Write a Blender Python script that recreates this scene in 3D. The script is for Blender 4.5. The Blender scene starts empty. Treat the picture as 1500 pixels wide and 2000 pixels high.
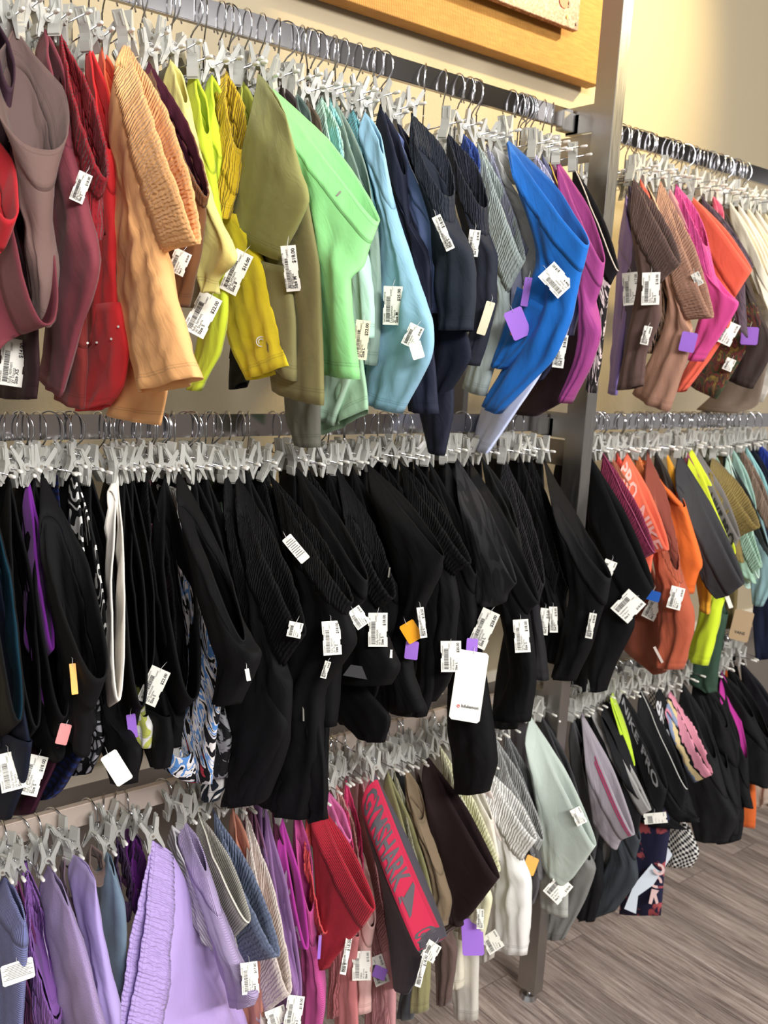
import bpy, bmesh, math, random
import numpy as np
from mathutils import Matrix, Vector, noise
random.seed(7)
SC = bpy.context.scene
COL = SC.collection

# ------------------------------------------------------------------ camera
CAM = np.array([-1.66173, -1.45922, 1.6])
FPX = 1800.0
EX = np.array([0.78653792, -0.06651123, 0.6139498])     # world x / y / z axes seen from the lens
EY = np.array([-0.6152876, -0.1692757, 0.76991357])
EZ = np.array([0.05271889, -0.98332192, -0.17406529])
RIGHT = Vector((EX[0], EY[0], EZ[0])); DOWN = Vector((EX[1], EY[1], EZ[1])); FWD = Vector((EX[2], EY[2], EZ[2]))
cam = bpy.data.cameras.new('camera'); camo = bpy.data.objects.new('camera', cam); COL.objects.link(camo)
m = Matrix.Identity(4)
for i in range(3):
    m[i][0] = RIGHT[i]; m[i][1] = -DOWN[i]; m[i][2] = -FWD[i]; m[i][3] = CAM[i]
camo.matrix_world = m
cam.sensor_fit = 'VERTICAL'; cam.sensor_height = 36.0; cam.lens = FPX / 2000 * 36.0
cam.clip_start = 0.02; cam.clip_end = 60
cam.dof.use_dof = True; cam.dof.focus_distance = 1.45; cam.dof.aperture_fstop = 6.3
SC.camera = camo

# ------------------------------------------------------------------ light
SC.view_settings.view_transform = 'Standard'; SC.view_settings.look = 'None'
SC.view_settings.gamma = 1; SC.view_settings.use_curve_mapping = False
SC.view_settings.exposure = 0.0
W = bpy.data.worlds.new('World'); SC.world = W; W.use_nodes = True
W.node_tree.nodes['Background'].inputs[0].default_value = (1.0, 0.97, 0.93, 1)
W.node_tree.nodes['Background'].inputs[1].default_value = 0.44

def area(name, loc, target, size, energy, color, size_y=None):
    l = bpy.data.lights.new(name, 'AREA'); l.energy = energy; l.color = color; l.size = size
    if size_y: l.shape = 'RECTANGLE'; l.size_y = size_y
    o = bpy.data.objects.new(name, l); COL.objects.link(o); o.location = loc
    o.rotation_euler = (Vector(target) - Vector(loc)).to_track_quat('-Z', 'Y').to_euler(); return o
area('overhead_fill_light', (-0.7, -1.30, 3.1), (-0.5, -0.35, 0.9), 2.2, 16, (1.0, 0.98, 0.95), 0.7)
area('overhead_fill_light', (-1.3, -3.5, 3.1), (-0.4, -0.2, 0.5), 2.0, 285, (1.0, 0.975, 0.95), 1.0)  # unseen lamp behind the camera, strengthened as added front fill
area('overhead_fill_light', (1.2, -4.4, 3.1), (1.2, -0.2, 0.6), 1.2, 90, (1.0, 0.98, 0.95), 0.6)
sp = bpy.data.lights.new('wall_spot_light', 'SPOT'); sp.energy = 190; sp.color = (1.0, 0.78, 0.38)
sp.spot_size = math.radians(84); sp.spot_blend = 1.0; sp.shadow_soft_size = 0.04
spo = bpy.data.objects.new('wall_spot_light', sp); COL.objects.link(spo)
spo.location = (1.0, -0.72, 3.0)
spo.rotation_euler = (Vector((0.05, 0.33, 2.3)) - Vector(spo.location)).to_track_quat('-Z', 'Y').to_euler()

RAIL = {'T': 2.118, 'M': 1.452, 'B': 0.783}
WALL_Y = 0.33

# ------------------------------------------------------------------ helpers
def ray(u, v):
    d = np.array([u - 750.0, v - 1000.0, FPX]); return np.array([d @ EX, d @ EY, d @ EZ])
def at(u, v, y):
    d = ray(u, v); return CAM + d * ((y - CAM[1]) / d[1])
def atx(u, v, x):
    d = ray(u, v); return CAM + d * ((x - CAM[0]) / d[0])
def lin(c):
    return tuple(((x / 255.0) / 12.92 if x / 255.0 <= 0.04045 else ((x / 255.0 + 0.055) / 1.055) ** 2.4) for x in c) + (1.0,)
def obj(name, me, mat=None, parent=None, loc=(0, 0, 0)):
    if me.name == 'Mesh' or True: me.name = name
    o = bpy.data.objects.new(name, me); COL.objects.link(o)
    if mat is not None and len(me.materials) == 0: me.materials.append(mat)
    o.location = loc
    if parent: o.parent = parent
    return o
def empty(name, loc, label, cat, group=None):
    o = bpy.data.objects.new(name, None); COL.objects.link(o); o.location = loc; o.empty_display_size = .02
    o['label'] = label; o['category'] = cat
    if group: o['group'] = group
    return o
def mesh(verts, faces, smooth=False):
    me = bpy.data.meshes.new('Mesh'); me.from_pydata([tuple(map(float, v)) for v in verts], [], faces); me.update()
    if smooth: me.polygons.foreach_set('use_smooth', [True] * len(me.polygons))
    return me
def box(x0, x1, y0, y1, z0, z1, bev=0.0):
    bm = bmesh.new()
    bmesh.ops.create_cube(bm, size=1)
    for v in bm.verts: v.co = Vector(((x0 + x1) / 2 + v.co.x * (x1 - x0), (y0 + y1) / 2 + v.co.y * (y1 - y0), (z0 + z1) / 2 + v.co.z * (z1 - z0)))
    if bev: bmesh.ops.bevel(bm, geom=bm.edges[:], offset=bev, segments=2, affect='EDGES')
    me = bpy.data.meshes.new('Mesh'); bm.to_mesh(me); bm.free(); return me
def join(*mes):
    bm = bmesh.new()
    for me in mes: bm.from_mesh(me)
    me = bpy.data.meshes.new('Mesh'); bm.to_mesh(me); bm.free(); return me
def tube(pts, r, n=8, caps=True):
    pts = [Vector(p) for p in pts]; V = []; F = []
    up = Vector((0.31, 0.2, 0.93)).normalized(); prev = None
    for i, p in enumerate(pts):
        t = (pts[min(i + 1, len(pts) - 1)] - pts[max(i - 1, 0)]).normalized()
        if prev is None:
            a = t.cross(up); 
            if a.length < .1: a = t.cross(Vector((1, 0, 0)))
            a.normalize()
        else: a = (prev - t * prev.dot(t)).normalized()
        prev = a; b = t.cross(a)
        rr = r[i] if isinstance(r, (list, tuple)) else r
        for k in range(n):
            an = 2 * math.pi * k / n; V.append(p + (a * math.cos(an) + b * math.sin(an)) * rr)
    for i in range(len(pts) - 1):
        for k in range(n): F.append((i * n + k, i * n + (k + 1) % n, (i + 1) * n + (k + 1) % n, (i + 1) * n + k))
    if caps: F.append(tuple(range(n))[::-1]); F.append(tuple((len(pts) - 1) * n + k for k in range(n)))
    return mesh(V, F, True)
def extrude_poly(poly, y0, y1):
    """polygon in the xz plane extruded along y"""
    n = len(poly); V = [(p[0], y0, p[1]) for p in poly] + [(p[0], y1, p[1]) for p in poly]
    F = [tuple(range(n)), tuple(range(2 * n - 1, n - 1, -1))] + [(i, i + n, (i + 1) % n + n, (i + 1) % n) for i in range(n)]
    return mesh(V, F)

# ------------------------------------------------------------------ materials
MATS = {}
def newmat(name):
    m = bpy.data.materials.new(name); m.use_nodes = True; nt = m.node_tree
    return m, nt, nt.nodes['Principled BSDF']
def simple(name, col, rough=.5, metal=0.0, **k):
    if name in MATS: return MATS[name]
    m, nt, b = newmat(name); b.inputs['Base Color'].default_value = lin(col); b.inputs['Roughness'].default_value = rough
    b.inputs['Metallic'].default_value = metal
    for kk, v in k.items(): b.inputs[kk].default_value = v
    MATS[name] = m; return m
def N(nt, t, **k):
    n = nt.nodes.new(t)
    for kk, v in k.items():
        if kk in ('ins',):
            for i, x in v.items(): n.inputs[i].default_value = x
        else: setattr(n, kk, v)
    return n
def L(nt, a, b): nt.links.new(a, b)
def mth(nt, op, a, b=None, c=None):
    n = nt.nodes.new('ShaderNodeMath'); n.operation = op
    for i, x in enumerate((a, b, c)):
        if x is None: continue
        if isinstance(x, (int, float)): n.inputs[i].default_value = x
        else: nt.links.new(x, n.inputs[i])
    return n.outputs[0]
def ramp(nt, fac, stops, interp='LINEAR'):
    n = nt.nodes.new('ShaderNodeValToRGB'); n.color_ramp.interpolation = interp
    e = n.color_ramp.elements
    while len(e) < len(stops): e.new(0.5)
    for i, (p, c) in enumerate(stops): e[i].position = p; e[i].color = c if len(c) == 4 else lin(c)
    nt.links.new(fac, n.inputs[0]); return n.outputs[0]
def mixc(nt, f, a, b):
    n = nt.nodes.new('ShaderNodeMix'); n.data_type = 'RGBA'
    for s, x in ((0, f), (6, a), (7, b)):
        if isinstance(x, (int, float, tuple)): n.inputs[s].default_value = x
        else: nt.links.new(x, n.inputs[s])
    return n.outputs[2]
def mapped(nt, vec, scale):
    n = nt.nodes.new('ShaderNodeMapping'); n.inputs['Scale'].default_value = scale; nt.links.new(vec, n.inputs[0]); return n.outputs[0]

def cloth(col, kind='plain', band=False, col2=None, inner=None, rough=.8):
    if kind in ('plain', 'ruched', 'ruch', 'rib', 'heather') and max(col) > 90:
        av = sum(col) / 3.0; col = tuple(min(250, x + (av - x) * .09 + 3) for x in col)
    key = (tuple(col), kind, band, col2, inner)
    if key in MATS: return MATS[key]
    m, nt, b = newmat('cloth_' + kind + ('_band' if band else ''))
    uv = N(nt, 'ShaderNodeUVMap', uv_map='UVMap').outputs[0]
    hv = N(nt, 'ShaderNodeUVMap', uv_map='Hem').outputs[0]
    sep = N(nt, 'ShaderNodeSeparateXYZ'); L(nt, uv, sep.inputs[0]); U, V = sep.outputs[0], sep.outputs[1]
    sh = N(nt, 'ShaderNodeSeparateXYZ'); L(nt, hv, sh.inputs[0]); HV, WV = sh.outputs[0], sh.outputs[1]
    c = lin(col); c2 = lin(col2) if col2 else None
    def noise_(sc, det=2, vec=uv, rgh=.5, dist=0):
        n = N(nt, 'ShaderNodeTexNoise'); n.inputs['Scale'].default_value = sc; n.inputs['Detail'].default_value = det
        n.inputs['Roughness'].default_value = rgh; n.inputs['Distortion'].default_value = dist
        L(nt, vec, n.inputs['Vector']); return n.outputs[0]
    def voro(sc, feat='F1', vec=uv):
        n = N(nt, 'ShaderNodeTexVoronoi', feature=feat); n.inputs['Scale'].default_value = sc; L(nt, vec, n.inputs['Vector']); return n
    base = None; W2 = (.8, .79, .76, 1)
    if kind == 'floral':
        f = ramp(nt, noise_(38, 3, dist=1.2), [(.0, c), (.50, c), (.53, c2 or W2), (.62, c2 or W2), (.66, c), (1, c)])
        f2 = ramp(nt, voro(60).outputs['Distance'], [(0, (1, 1, 1, 1)), (.25, (1, 1, 1, 1)), (.32, (0, 0, 0, 1)), (1, (0, 0, 0, 1))])
        base = mixc(nt, mth(nt, 'MULTIPLY', f2, mth(nt, 'GREATER_THAN', noise_(14), .55)), f, (c2 or W2))
    elif kind == 'sparse':
        base = ramp(nt, noise_(24, 3, dist=1.0), [(.0, c), (.58, c), (.61, c2 or W2), (.70, c2 or W2), (.73, c), (1, c)])
    elif kind == 'leopard':
        d = voro(75, 'DISTANCE_TO_EDGE').outputs['Distance']
        base = ramp(nt, mth(nt, 'ADD', d, mth(nt, 'MULTIPLY', noise_(60), .12)), [(0, c), (.19, c), (.22, c2 or W2), (1, c2 or W2)])
    elif kind == 'camo':
        base = ramp(nt, noise_(13, 2, dist=.6), [(0, c), (.46, c), (.48, c2), (.58, c2), (.6, c), (1, c)])
    elif kind == 'tie':
        base = ramp(nt, noise_(16, 4, dist=2), [(.3, c), (.5, c2), (.62, c), (.75, c2)])
    elif kind == 'jungle':
        base = ramp(nt, noise_(30, 3, dist=1.5), [(.3, (30, 25, 30)), (.42, (60, 75, 45)), (.5, (120, 50, 45)), (.56, (40, 32, 40)), (.64, (150, 130, 60)), (.75, (80, 45, 80))])
    elif kind == 'marble':
        base = ramp(nt, noise_(15, 2, dist=2.2), [(.30, (25, 24, 28)), (.42, (225, 220, 220)), (.5, (90, 140, 205)), (.55, (222, 220, 222)), (.6, (25, 24, 28)), (.68, (190, 60, 75)), (.74, (225, 222, 220))], 'CONSTANT')
    elif kind == 'script':
        w = N(nt, 'ShaderNodeTexWave', wave_type='BANDS', bands_direction='DIAGONAL'); w.inputs['Scale'].default_value = 22; w.inputs['Distortion'].default_value = 14; w.inputs['Detail'].default_value = 1
        L(nt, uv, w.inputs['Vector'])
        base = ramp(nt, w.outputs['Fac'], [(0, c), (.70, c), (.74, W2), (1, W2)])
    elif kind == 'blocks':
        y = mth(nt, 'ADD', V, mth(nt, 'MULTIPLY', noise_(40), .03)); y = mth(nt, 'FRACT', mth(nt, 'MULTIPLY', y, 9.0))
        base = ramp(nt, y, [(0, (24, 24, 26)), (.15, (225, 150, 170)), (.38, (24, 24, 26)), (.45, (222, 200, 150)), (.6, (140, 155, 185)), (.82, (225, 150, 170))], 'CONSTANT')
    elif kind == 'check':
        ch = N(nt, 'ShaderNodeTexChecker'); ch.inputs['Scale'].default_value = 125; L(nt, uv, ch.inputs['Vector'])
        ch.inputs[1].default_value = c; ch.inputs[2].default_value = W2; base = ch.outputs[0]
    elif kind == 'heather':
        base = ramp(nt, noise_(900, 2), [(.35, tuple(x * .7 for x in c[:3]) + (1,)), (.65, tuple(min(1, x * 1.25) for x in c[:3]) + (1,))])
    elif kind == 'stripe':
        y = mth(nt, 'FRACT', mth(nt, 'MULTIPLY', V, 90.0)); base = mixc(nt, mth(nt, 'GREATER_THAN', y, .55), c, c2 or W2)
    elif kind == 'zebra':
        w = N(nt, 'ShaderNodeTexWave', wave_type='BANDS', bands_direction='Y'); w.inputs['Scale'].default_value = 26; w.inputs['Distortion'].default_value = 6
        L(nt, uv, w.inputs['Vector']); base = ramp(nt, w.outputs['Fac'], [(0, c), (.45, c), (.55, c2 or W2), (1, c2 or W2)])
    if base is None:
        rgb = N(nt, 'ShaderNodeRGB'); rgb.outputs[0].default_value = c; base = rgb.outputs[0]
    # stitched seams near hem and waist
    def pulse(x, a, w): return mth(nt, 'LESS_THAN', mth(nt, 'ABSOLUTE', mth(nt, 'SUBTRACT', x, a)), w)
    seam = mth(nt, 'MAXIMUM', pulse(HV, .018, .0011), pulse(HV, .022, .0008))
    if band: seam = mth(nt, 'MAXIMUM', pulse(WV, .007, .0008), pulse(HV, .003, .001))
    base = mixc(nt, mth(nt, 'MULTIPLY', seam, .28), base, tuple(x * .35 for x in c[:3]) + (1,))
    L(nt, base, b.inputs['Base Color'])
    b.inputs['Roughness'].default_value = rough
    b.inputs['Specular IOR Level'].default_value = .3 if sum(col) > 120 else .18
    b.inputs['Sheen Weight'].default_value = .12 if sum(col) > 200 else 0.0
    # relief
    fine = noise_(1400, 1)
    wr = noise_(26, 3, dist=.4)
    h = mth(nt, 'ADD', mth(nt, 'MULTIPLY', fine, .04), mth(nt, 'MULTIPLY', wr, 0.9))
    if kind == 'rib':
        h = mth(nt, 'ADD', h, mth(nt, 'MULTIPLY', mth(nt, 'SINE', mth(nt, 'MULTIPLY', V if not band else U, 2 * math.pi / .0042)), .32))
    if kind in ('ruch',) or (band and kind in ('ruched',)):
        n2 = noise_(1, 2, mapped(nt, uv, (110, 9, 1)), .6)
        wv = N(nt, 'ShaderNodeTexWave', wave_type='BANDS', bands_direction='X', wave_profile='SIN'); wv.inputs['Scale'].default_value = 44
        wv.inputs['Distortion'].default_value = 4.5; wv.inputs['Detail'].default_value = 2; wv.inputs['Detail Scale'].default_value = 1.4
        L(nt, uv, wv.inputs['Vector'])
        h = mth(nt, 'ADD', h, mth(nt, 'ADD', mth(nt, 'MULTIPLY', wv.outputs['Fac'], .9), mth(nt, 'MULTIPLY', n2, 1.6)))
        rows_ = mth(nt, 'SINE', mth(nt, 'MULTIPLY', V, 2 * math.pi / .011))
        h = mth(nt, 'ADD', h, mth(nt, 'MULTIPLY', rows_, .07))
    if kind == 'stripe': h = mth(nt, 'ADD', h, mth(nt, 'MULTIPLY', mth(nt, 'SINE', mth(nt, 'MULTIPLY', V, 565)), .3))
    h = mth(nt, 'SUBTRACT', h, mth(nt, 'MULTIPLY', seam, .5))
    bp = N(nt, 'ShaderNodeBump'); bp.inputs['Strength'].default_value = .75; bp.inputs['Distance'].default_value = .0028
    L(nt, h, bp.inputs['Height']); L(nt, bp.outputs[0], b.inputs['Normal'])
    MATS[key] = m; return m

CHROME = simple('chrome', (205, 207, 212), .16, 1.0)
RAILM = simple('polished_rail_steel', (190, 188, 190), .13, 1.0)
RAILB = simple('satin_rail_steel', (214, 198, 186), .38, .35)
BRUSH, nt_, b_ = newmat('brushed_steel')
b_.inputs['Metallic'].default_value = 1; b_.inputs['Base Color'].default_value = lin((172, 170, 167))
tc = N(nt_, 'ShaderNodeTexCoord'); nn = N(nt_, 'ShaderNodeTexNoise'); nn.inputs['Scale'].default_value = 1; nn.inputs['Detail'].default_value = 4
L(nt_, mapped(nt_, tc.outputs['Object'], (900, 900, 14)), nn.inputs['Vector'])
L(nt_, ramp(nt_, nn.outputs[0], [(.3, (.30, .30, .30, 1)), (.7, (.48, .48, .48, 1))]), b_.inputs['Roughness'])
bp_ = N(nt_, 'ShaderNodeBump'); bp_.inputs['Strength'].default_value = .15; bp_.inputs['Distance'].default_value = .0006; L(nt_, nn.outputs[0], bp_.inputs['Height']); L(nt_, bp_.outputs[0], b_.inputs['Normal'])
PLASTIC = simple('frosted_white_plastic', (184, 184, 178), .38, 0, **{'Transmission Weight': .15, 'Subsurface Weight': .0})
RUBBER = simple('white_rubber', (235, 233, 226), .5)
CARD = simple('tag_card', (240, 238, 228), .55)
CREAMCARD = simple('cream_tag_card', (232, 222, 190), .55)
INK = simple('tag_ink', (40, 38, 42), .7)
PURPLE_C = simple('purple_tag_card', (160, 112, 214), .22)
ORANGE_C = simple('orange_tag_card', (248, 170, 20), .45)
PINK_C = simple('pink_tag_card', (225, 140, 140), .5)
KRAFT = simple('kraft_tag_card', (165, 140, 110), .7)
BLUE_C = simple('blue_sticker', (30, 90, 180), .4)
NYLON = simple('clear_nylon', (225, 225, 225), .3)
ZIP = simple('zip_metal', (190, 185, 175), .3, 1.0)

# ------------------------------------------------------------------ room
def struct(name, me, mat):
    o = obj(name, me, mat); o['kind'] = 'structure'; return o
WALLM, nt_, b_ = newmat('cream_wall_paint'); b_.inputs['Base Color'].default_value = lin((182, 168, 140)); b_.inputs['Roughness'].default_value = .75
tc = N(nt_, 'ShaderNodeTexCoord'); nn = N(nt_, 'ShaderNodeTexNoise'); nn.inputs['Scale'].default_value = 120; nn.inputs['Detail'].default_value = 3
L(nt_, tc.outputs['Object'], nn.inputs['Vector']); bp_ = N(nt_, 'ShaderNodeBump'); bp_.inputs['Strength'].default_value = .35; bp_.inputs['Distance'].default_value = .003
L(nt_, nn.outputs[0], bp_.inputs['Height']); L(nt_, bp_.outputs[0], b_.inputs['Normal'])
struct('wall_back', box(-3.5, 6, WALL_Y, WALL_Y + .12, .682, 3.2), WALLM)
LOWM = simple('grey_lower_wall_shaded', (122, 114, 106), .7)  # grey wall, colour darkened further to carry the shade below the trim
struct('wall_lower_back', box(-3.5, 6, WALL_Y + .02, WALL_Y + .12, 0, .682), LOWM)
struct('trim_1', box(-3.5, 6, WALL_Y - .012, WALL_Y + .02, .668, .700, .003), simple('cream_trim', (235, 228, 208), .5))
FLOORM, nt_, b_ = newmat('grey_brown_vinyl_planks')
tc = N(nt_, 'ShaderNodeTexCoord'); pos = tc.outputs['Object']
br = N(nt_, 'ShaderNodeTexBrick'); br.offset = .37; br.inputs['Scale'].default_value = 1; br.inputs['Mortar Size'].default_value = .0012
br.inputs['Brick Width'].default_value = 1.22; br.inputs['Row Height'].default_value = .152
br.inputs['Color1'].default_value = (0, 0, 0, 1); br.inputs['Color2'].default_value = (1, 1, 1, 1); br.inputs['Mortar'].default_value = (.3, .3, .3, 1)
mp = N(nt_, 'ShaderNodeMapping'); mp.inputs['Rotation'].default_value = (0, 0, math.radians(90)); L(nt_, pos, mp.inputs[0]); L(nt_, mp.outputs[0], br.inputs['Vector'])
off = N(nt_, 'ShaderNodeVectorMath', operation='MULTIPLY_ADD'); L(nt_, br.outputs[0], off.inputs[0]); off.inputs[1].default_value = (3.1, 7.7, 1.9); L(nt_, pos, off.inputs[2])
def gr(sx, sy, det, rg, dist=0):
    n = N(nt_, 'ShaderNodeTexNoise'); n.inputs['Scale'].default_value = 1; n.inputs['Detail'].default_value = det; n.inputs['Roughness'].default_value = rg; n.inputs['Distortion'].default_value = dist
    L(nt_, mapped(nt_, off.outputs[0], (sx, sy, 1)), n.inputs['Vector']); return n.outputs[0]
g1 = gr(64, 3.4, 7, .72, .6); g2 = gr(230, 9, 5, .78); g3 = gr(9, 1.3, 2, .5, 1)
c1 = ramp(nt_, g1, [(.30, (52, 43, 40)), (.42, (120, 104, 97)), (.52, (180, 162, 151)), (.66, (214, 199, 189))])
c2 = ramp(nt_, g2, [(.36, (50, 42, 38)), (.50, (172, 155, 146)), (.64, (218, 204, 195))])
cc = mixc(nt_, .45, c1, c2)
cc = mixc(nt_, mth(nt_, 'MULTIPLY', ramp(nt_, g3, [(.4, (0, 0, 0, 1)), (.62, (1, 1, 1, 1))]), .45), cc, lin((96, 86, 82)))
cc = mixc(nt_, mth(nt_, 'MULTIPLY', br.outputs['Fac'], .6), cc, lin((50, 42, 40)))
L(nt_, cc, b_.inputs['Base Color']); b_.inputs['Roughness'].default_value = .42
bp_ = N(nt_, 'ShaderNodeBump'); bp_.inputs['Strength'].default_value = .3; bp_.inputs['Distance'].default_value = .001; L(nt_, g2, bp_.inputs['Height']); L(nt_, bp_.outputs[0], b_.inputs['Normal'])
struct('floor', box(-4, 6, -5, WALL_Y + .12, -.05, 0), FLOORM)
struct('wall_front', box(-4, 6, -5.1, -5, 0, 3.2), simple('grey_store_wall', (176, 170, 165), .8))
struct('ceiling', box(-4, 6, -5, WALL_Y + .12, 3.2, 3.3), simple('dark_open_ceiling', (88, 86, 84), .9))

# picture on the wall: gold ribbed panel with a smaller glitter panel standing off it
GOLD, nt_, b_ = newmat('gold_grasscloth'); tc = N(nt_, 'ShaderNodeTexCoord')
w1 = N(nt_, 'ShaderNodeTexWave', wave_type='BANDS', bands_direction='X'); w1.inputs['Scale'].default_value = 62; w1.inputs['Distortion'].default_value = 1.2; L(nt_, tc.outputs['Object'], w1.inputs['Vector'])
n1 = N(nt_, 'ShaderNodeTexNoise'); n1.inputs['Scale'].default_value = 1; n1.inputs['Detail'].default_value = 3; L(nt_, mapped(nt_, tc.outputs['Object'], (30, 30, 220)), n1.inputs['Vector'])
fx = mth(nt_, 'ADD', mth(nt_, 'MULTIPLY', w1.outputs['Fac'], .45), mth(nt_, 'MULTIPLY', n1.outputs[0], .6))
L(nt_, ramp(nt_, fx, [(.2, (150, 98, 30)), (.55, (176, 122, 46)), (.85, (196, 146, 66))]), b_.inputs['Base Color']); b_.inputs['Roughness'].default_value = .6
bp_ = N(nt_, 'ShaderNodeBump'); bp_.inputs['Strength'].default_value = .4; bp_.inputs['Distance'].default_value = .002; L(nt_, fx, bp_.inputs['Height']); L(nt_, bp_.outputs[0], b_.inputs['Normal'])
pa = at(1170, 168, .275)
pic = empty('wall_picture', (float(pa[0]) - .45, WALL_Y, float(pa[2]) + .3), 'gold textured wall panel with a pink glitter picture mounted on it', 'picture')
px1 = .45; pz0 = -.3
obj('backing_panel', box(px1 - 1.0, px1, -.058, -.012, pz0, pz0 + .7, .001), GOLD, pic)
GLIT, nt_, b_ = newmat('pink_glitter_picture'); tc = N(nt_, 'ShaderNodeTexCoord')
v1 = N(nt_, 'ShaderNodeTexVoronoi'); v1.inputs['Scale'].default_value = 260; L(nt_, tc.outputs['Object'], v1.inputs['Vector'])
L(nt_, ramp(nt_, v1.outputs['Color'], [(.1, (88, 52, 54)), (.5, (138, 86, 82)), (.85, (200, 158, 140))]), b_.inputs['Base Color']); b_.inputs['Roughness'].default_value = .45
pb = at(1127, 61, .235)
ix = float(pb[0]) - pic.location[0]; iz = float(pb[2]) - pic.location[2]
ip = obj('picture_panel', box(ix - .62, ix, -.098, -.080, iz, iz + .45, .001), GLIT, pic)
obj('standoff_mount', box(ix - .55, ix - .08, -.082, -.056, iz + .08, iz + .38), simple('dark_mount', (40, 34, 30), .7), pic)
def disc(cx, cz, r, y0, y1, sx=1.0, n=24): return extrude_poly([(cx + r * sx * math.cos(2 * math.pi * k / n), cz + r * math.sin(2 * math.pi * k / n)) for k in range(n)], y0, y1)
obj('red_painted_shape', disc(ix - .060, iz + .052, .014, -.1, -.097, 1.2), simple('orange_red_paint', (215, 90, 70), .5), ip)
obj('grey_painted_shape', disc(ix - .042, iz + .052, .008, -.1, -.097, .6), simple('grey_paint', (90, 85, 85), .5), ip)
obj('yellow_painted_shape', disc(ix - .045, iz + .022, .0045, -.1, -.097, .6), simple('yellow_paint', (225, 180, 70), .5), ip)
obj('pebble', disc(ix - .008, iz + .014, .005, -.1, -.097, .8), simple('grey_paint', (90, 85, 85), .5), ip)

# ------------------------------------------------------------------ rack
pfx = at(1058, 1955, -.12)[0]
rack = empty('display_rack', (float(pfx), -.12, 0), 'brushed steel rack post with three polished hanging rails and bracket arms', 'rack')
rx, ry = float(pfx), -.12
post = box(-.034, 0, 0, .056, .028, 3.0, .0012)
obj('post', post, BRUSH, rack)
bm = bmesh.new(); bmesh.ops.create_cone(bm, segments=28, radius1=.022, radius2=.017, depth=.012, cap_ends=True, matrix=Matrix.Translation((-.017, .03, .006)))
bmesh.ops.create_cone(bm, segments=16, radius1=.006, radius2=.006, depth=.03, cap_ends=True, matrix=Matrix.Translation((-.017, .03, .02)))
fm = bpy.data.meshes.new('Mesh'); bm.to_mesh(fm); bm.free(); obj('levelling_foot', fm, CHROME, rack)
for k in ('T', 'M', 'B'):
    z = RAIL[k]
    xl = rx - .032
    r1 = obj('rail', box(-2.3 - rx, float(xl) - rx, .12 - .007, .12 + .007, z - .020, z + .020, .0012), RAILB if k == 'B' else RAILM, rack)
    r2 = obj('rail', box(.035, 3.4 - rx, .12 - .007, .12 + .007, z - .020, z + .020, .0012), RAILM, rack)
    obj('rail_end_bracket', join(box(float(xl) - rx - .034, float(xl) - rx + .004, .108, .132, z - .027, z + .012, .0015), box(float(xl) - rx, -.01, .112, .128, z - .02, z + .008, .001)), BRUSH, rack)
    obj('bracket_arm', join(box(-.028, -.024, .05, .135, z - .032, z + .026, .0005), box(-.028, .04, .10, .135, z - .03, z + .01)), BRUSH, rack)
    obj('mounting_plate', box(-.03, -.026, .05, .42, z - .095, z - .036, .0005), simple('satin_plate_steel', (150, 146, 146), .3, 1.0), rack)
    obj('screw', disc(-.028, z - .08, .005, .118, .124), CHROME, rack)
obj('wall_bracket', box(-.036, -.018, .40, .448, 1.30, 2.04, .001), simple('grey_bracket_paint', (110, 108, 108), .5), rack)

# ------------------------------------------------------------------ hangers
def hook_pts():
    P = []
    for k in range(23):
        a = math.radians(-35 + (215 + 35) * k / 22)           # from behind, over the top, to the front and under
        P.append((0, .023 * math.cos(a), -.004 + .0285 * math.sin(a)))
    P += [(0, -.013, -.0265), (0, -.005, -.034), (0, 0, -.042)]
    return P
HOOK = tube(hook_pts(), .0015, 6); HOOK.materials.append(CHROME)
STEM = tube([(0, 0, 0), (0, 0, -.5), (0, 0, -1)], .0014, 6); STEM.materials.append(CHROME)
ROD = tube([(0, -.5, 0), (0, 0, 0), (0, .5, 0)], .0012, 6); ROD.materials.append(CHROME)
TIP = tube([(0, 0, 0), (0, -.004, 0), (0, -.016, 0), (0, -.018, 0)], [.0012, .0029, .0029, .0016], 8); TIP.materials.append(RUBBER)
def clip_mesh():
    # each arm flares out at the top as a ribbed finger plate and closes on the cloth below
    arm = [(-.0155, .0300), (-.0120, .0310), (-.0030, .0060), (-.0012, .0000), (-.0040, -.0080), (-.0112, -.0285), (-.0135, -.0290), (-.0140, -.0240), (-.0105, -.0030), (-.0108, .0060)]
    ms = [extrude_poly(arm, -.0085, .0085), extrude_poly([(-x, z) for x, z in arm][::-1], -.0085, .0085)]
    rib = [(-.0172, .0270), (-.0155, .0280), (-.0110, .0100), (-.0126, .0100)]
    for y in (-.0065, .0045): ms += [extrude_poly(rib, y, y + .002), extrude_poly([(-x, z) for x, z in rib][::-1], y, y + .002)]
    ms += [extrude_poly([(-.0155, -.012), (-.0140, -.012), (-.0150, -.027), (-.0160, -.026)], -.0085, .0085)]
    ms += [extrude_poly([(.006 * math.cos(a), .006 * math.sin(a)) for a in [2 * math.pi * k / 20 for k in range(20)]], -.0100, .0100)]
    return join(*ms)
CLIP = clip_mesh(); CLIP.materials.append(PLASTIC)
RIVET = extrude_poly([(.0022 * math.cos(a), .0022 * math.sin(a)) for a in [2 * math.pi * k / 10 for k in range(10)]], -.0112, .0112); RIVET.materials.append(ZIP)
SPRING = tube([(0.0045 * math.cos(a), -.006 + .0012 * a / 2, .0095 + .0045 * math.sin(a)) for a in [k * .7 for k in range(28)]], .0005, 5); SPRING.materials.append(CHROME)
proto = None
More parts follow.
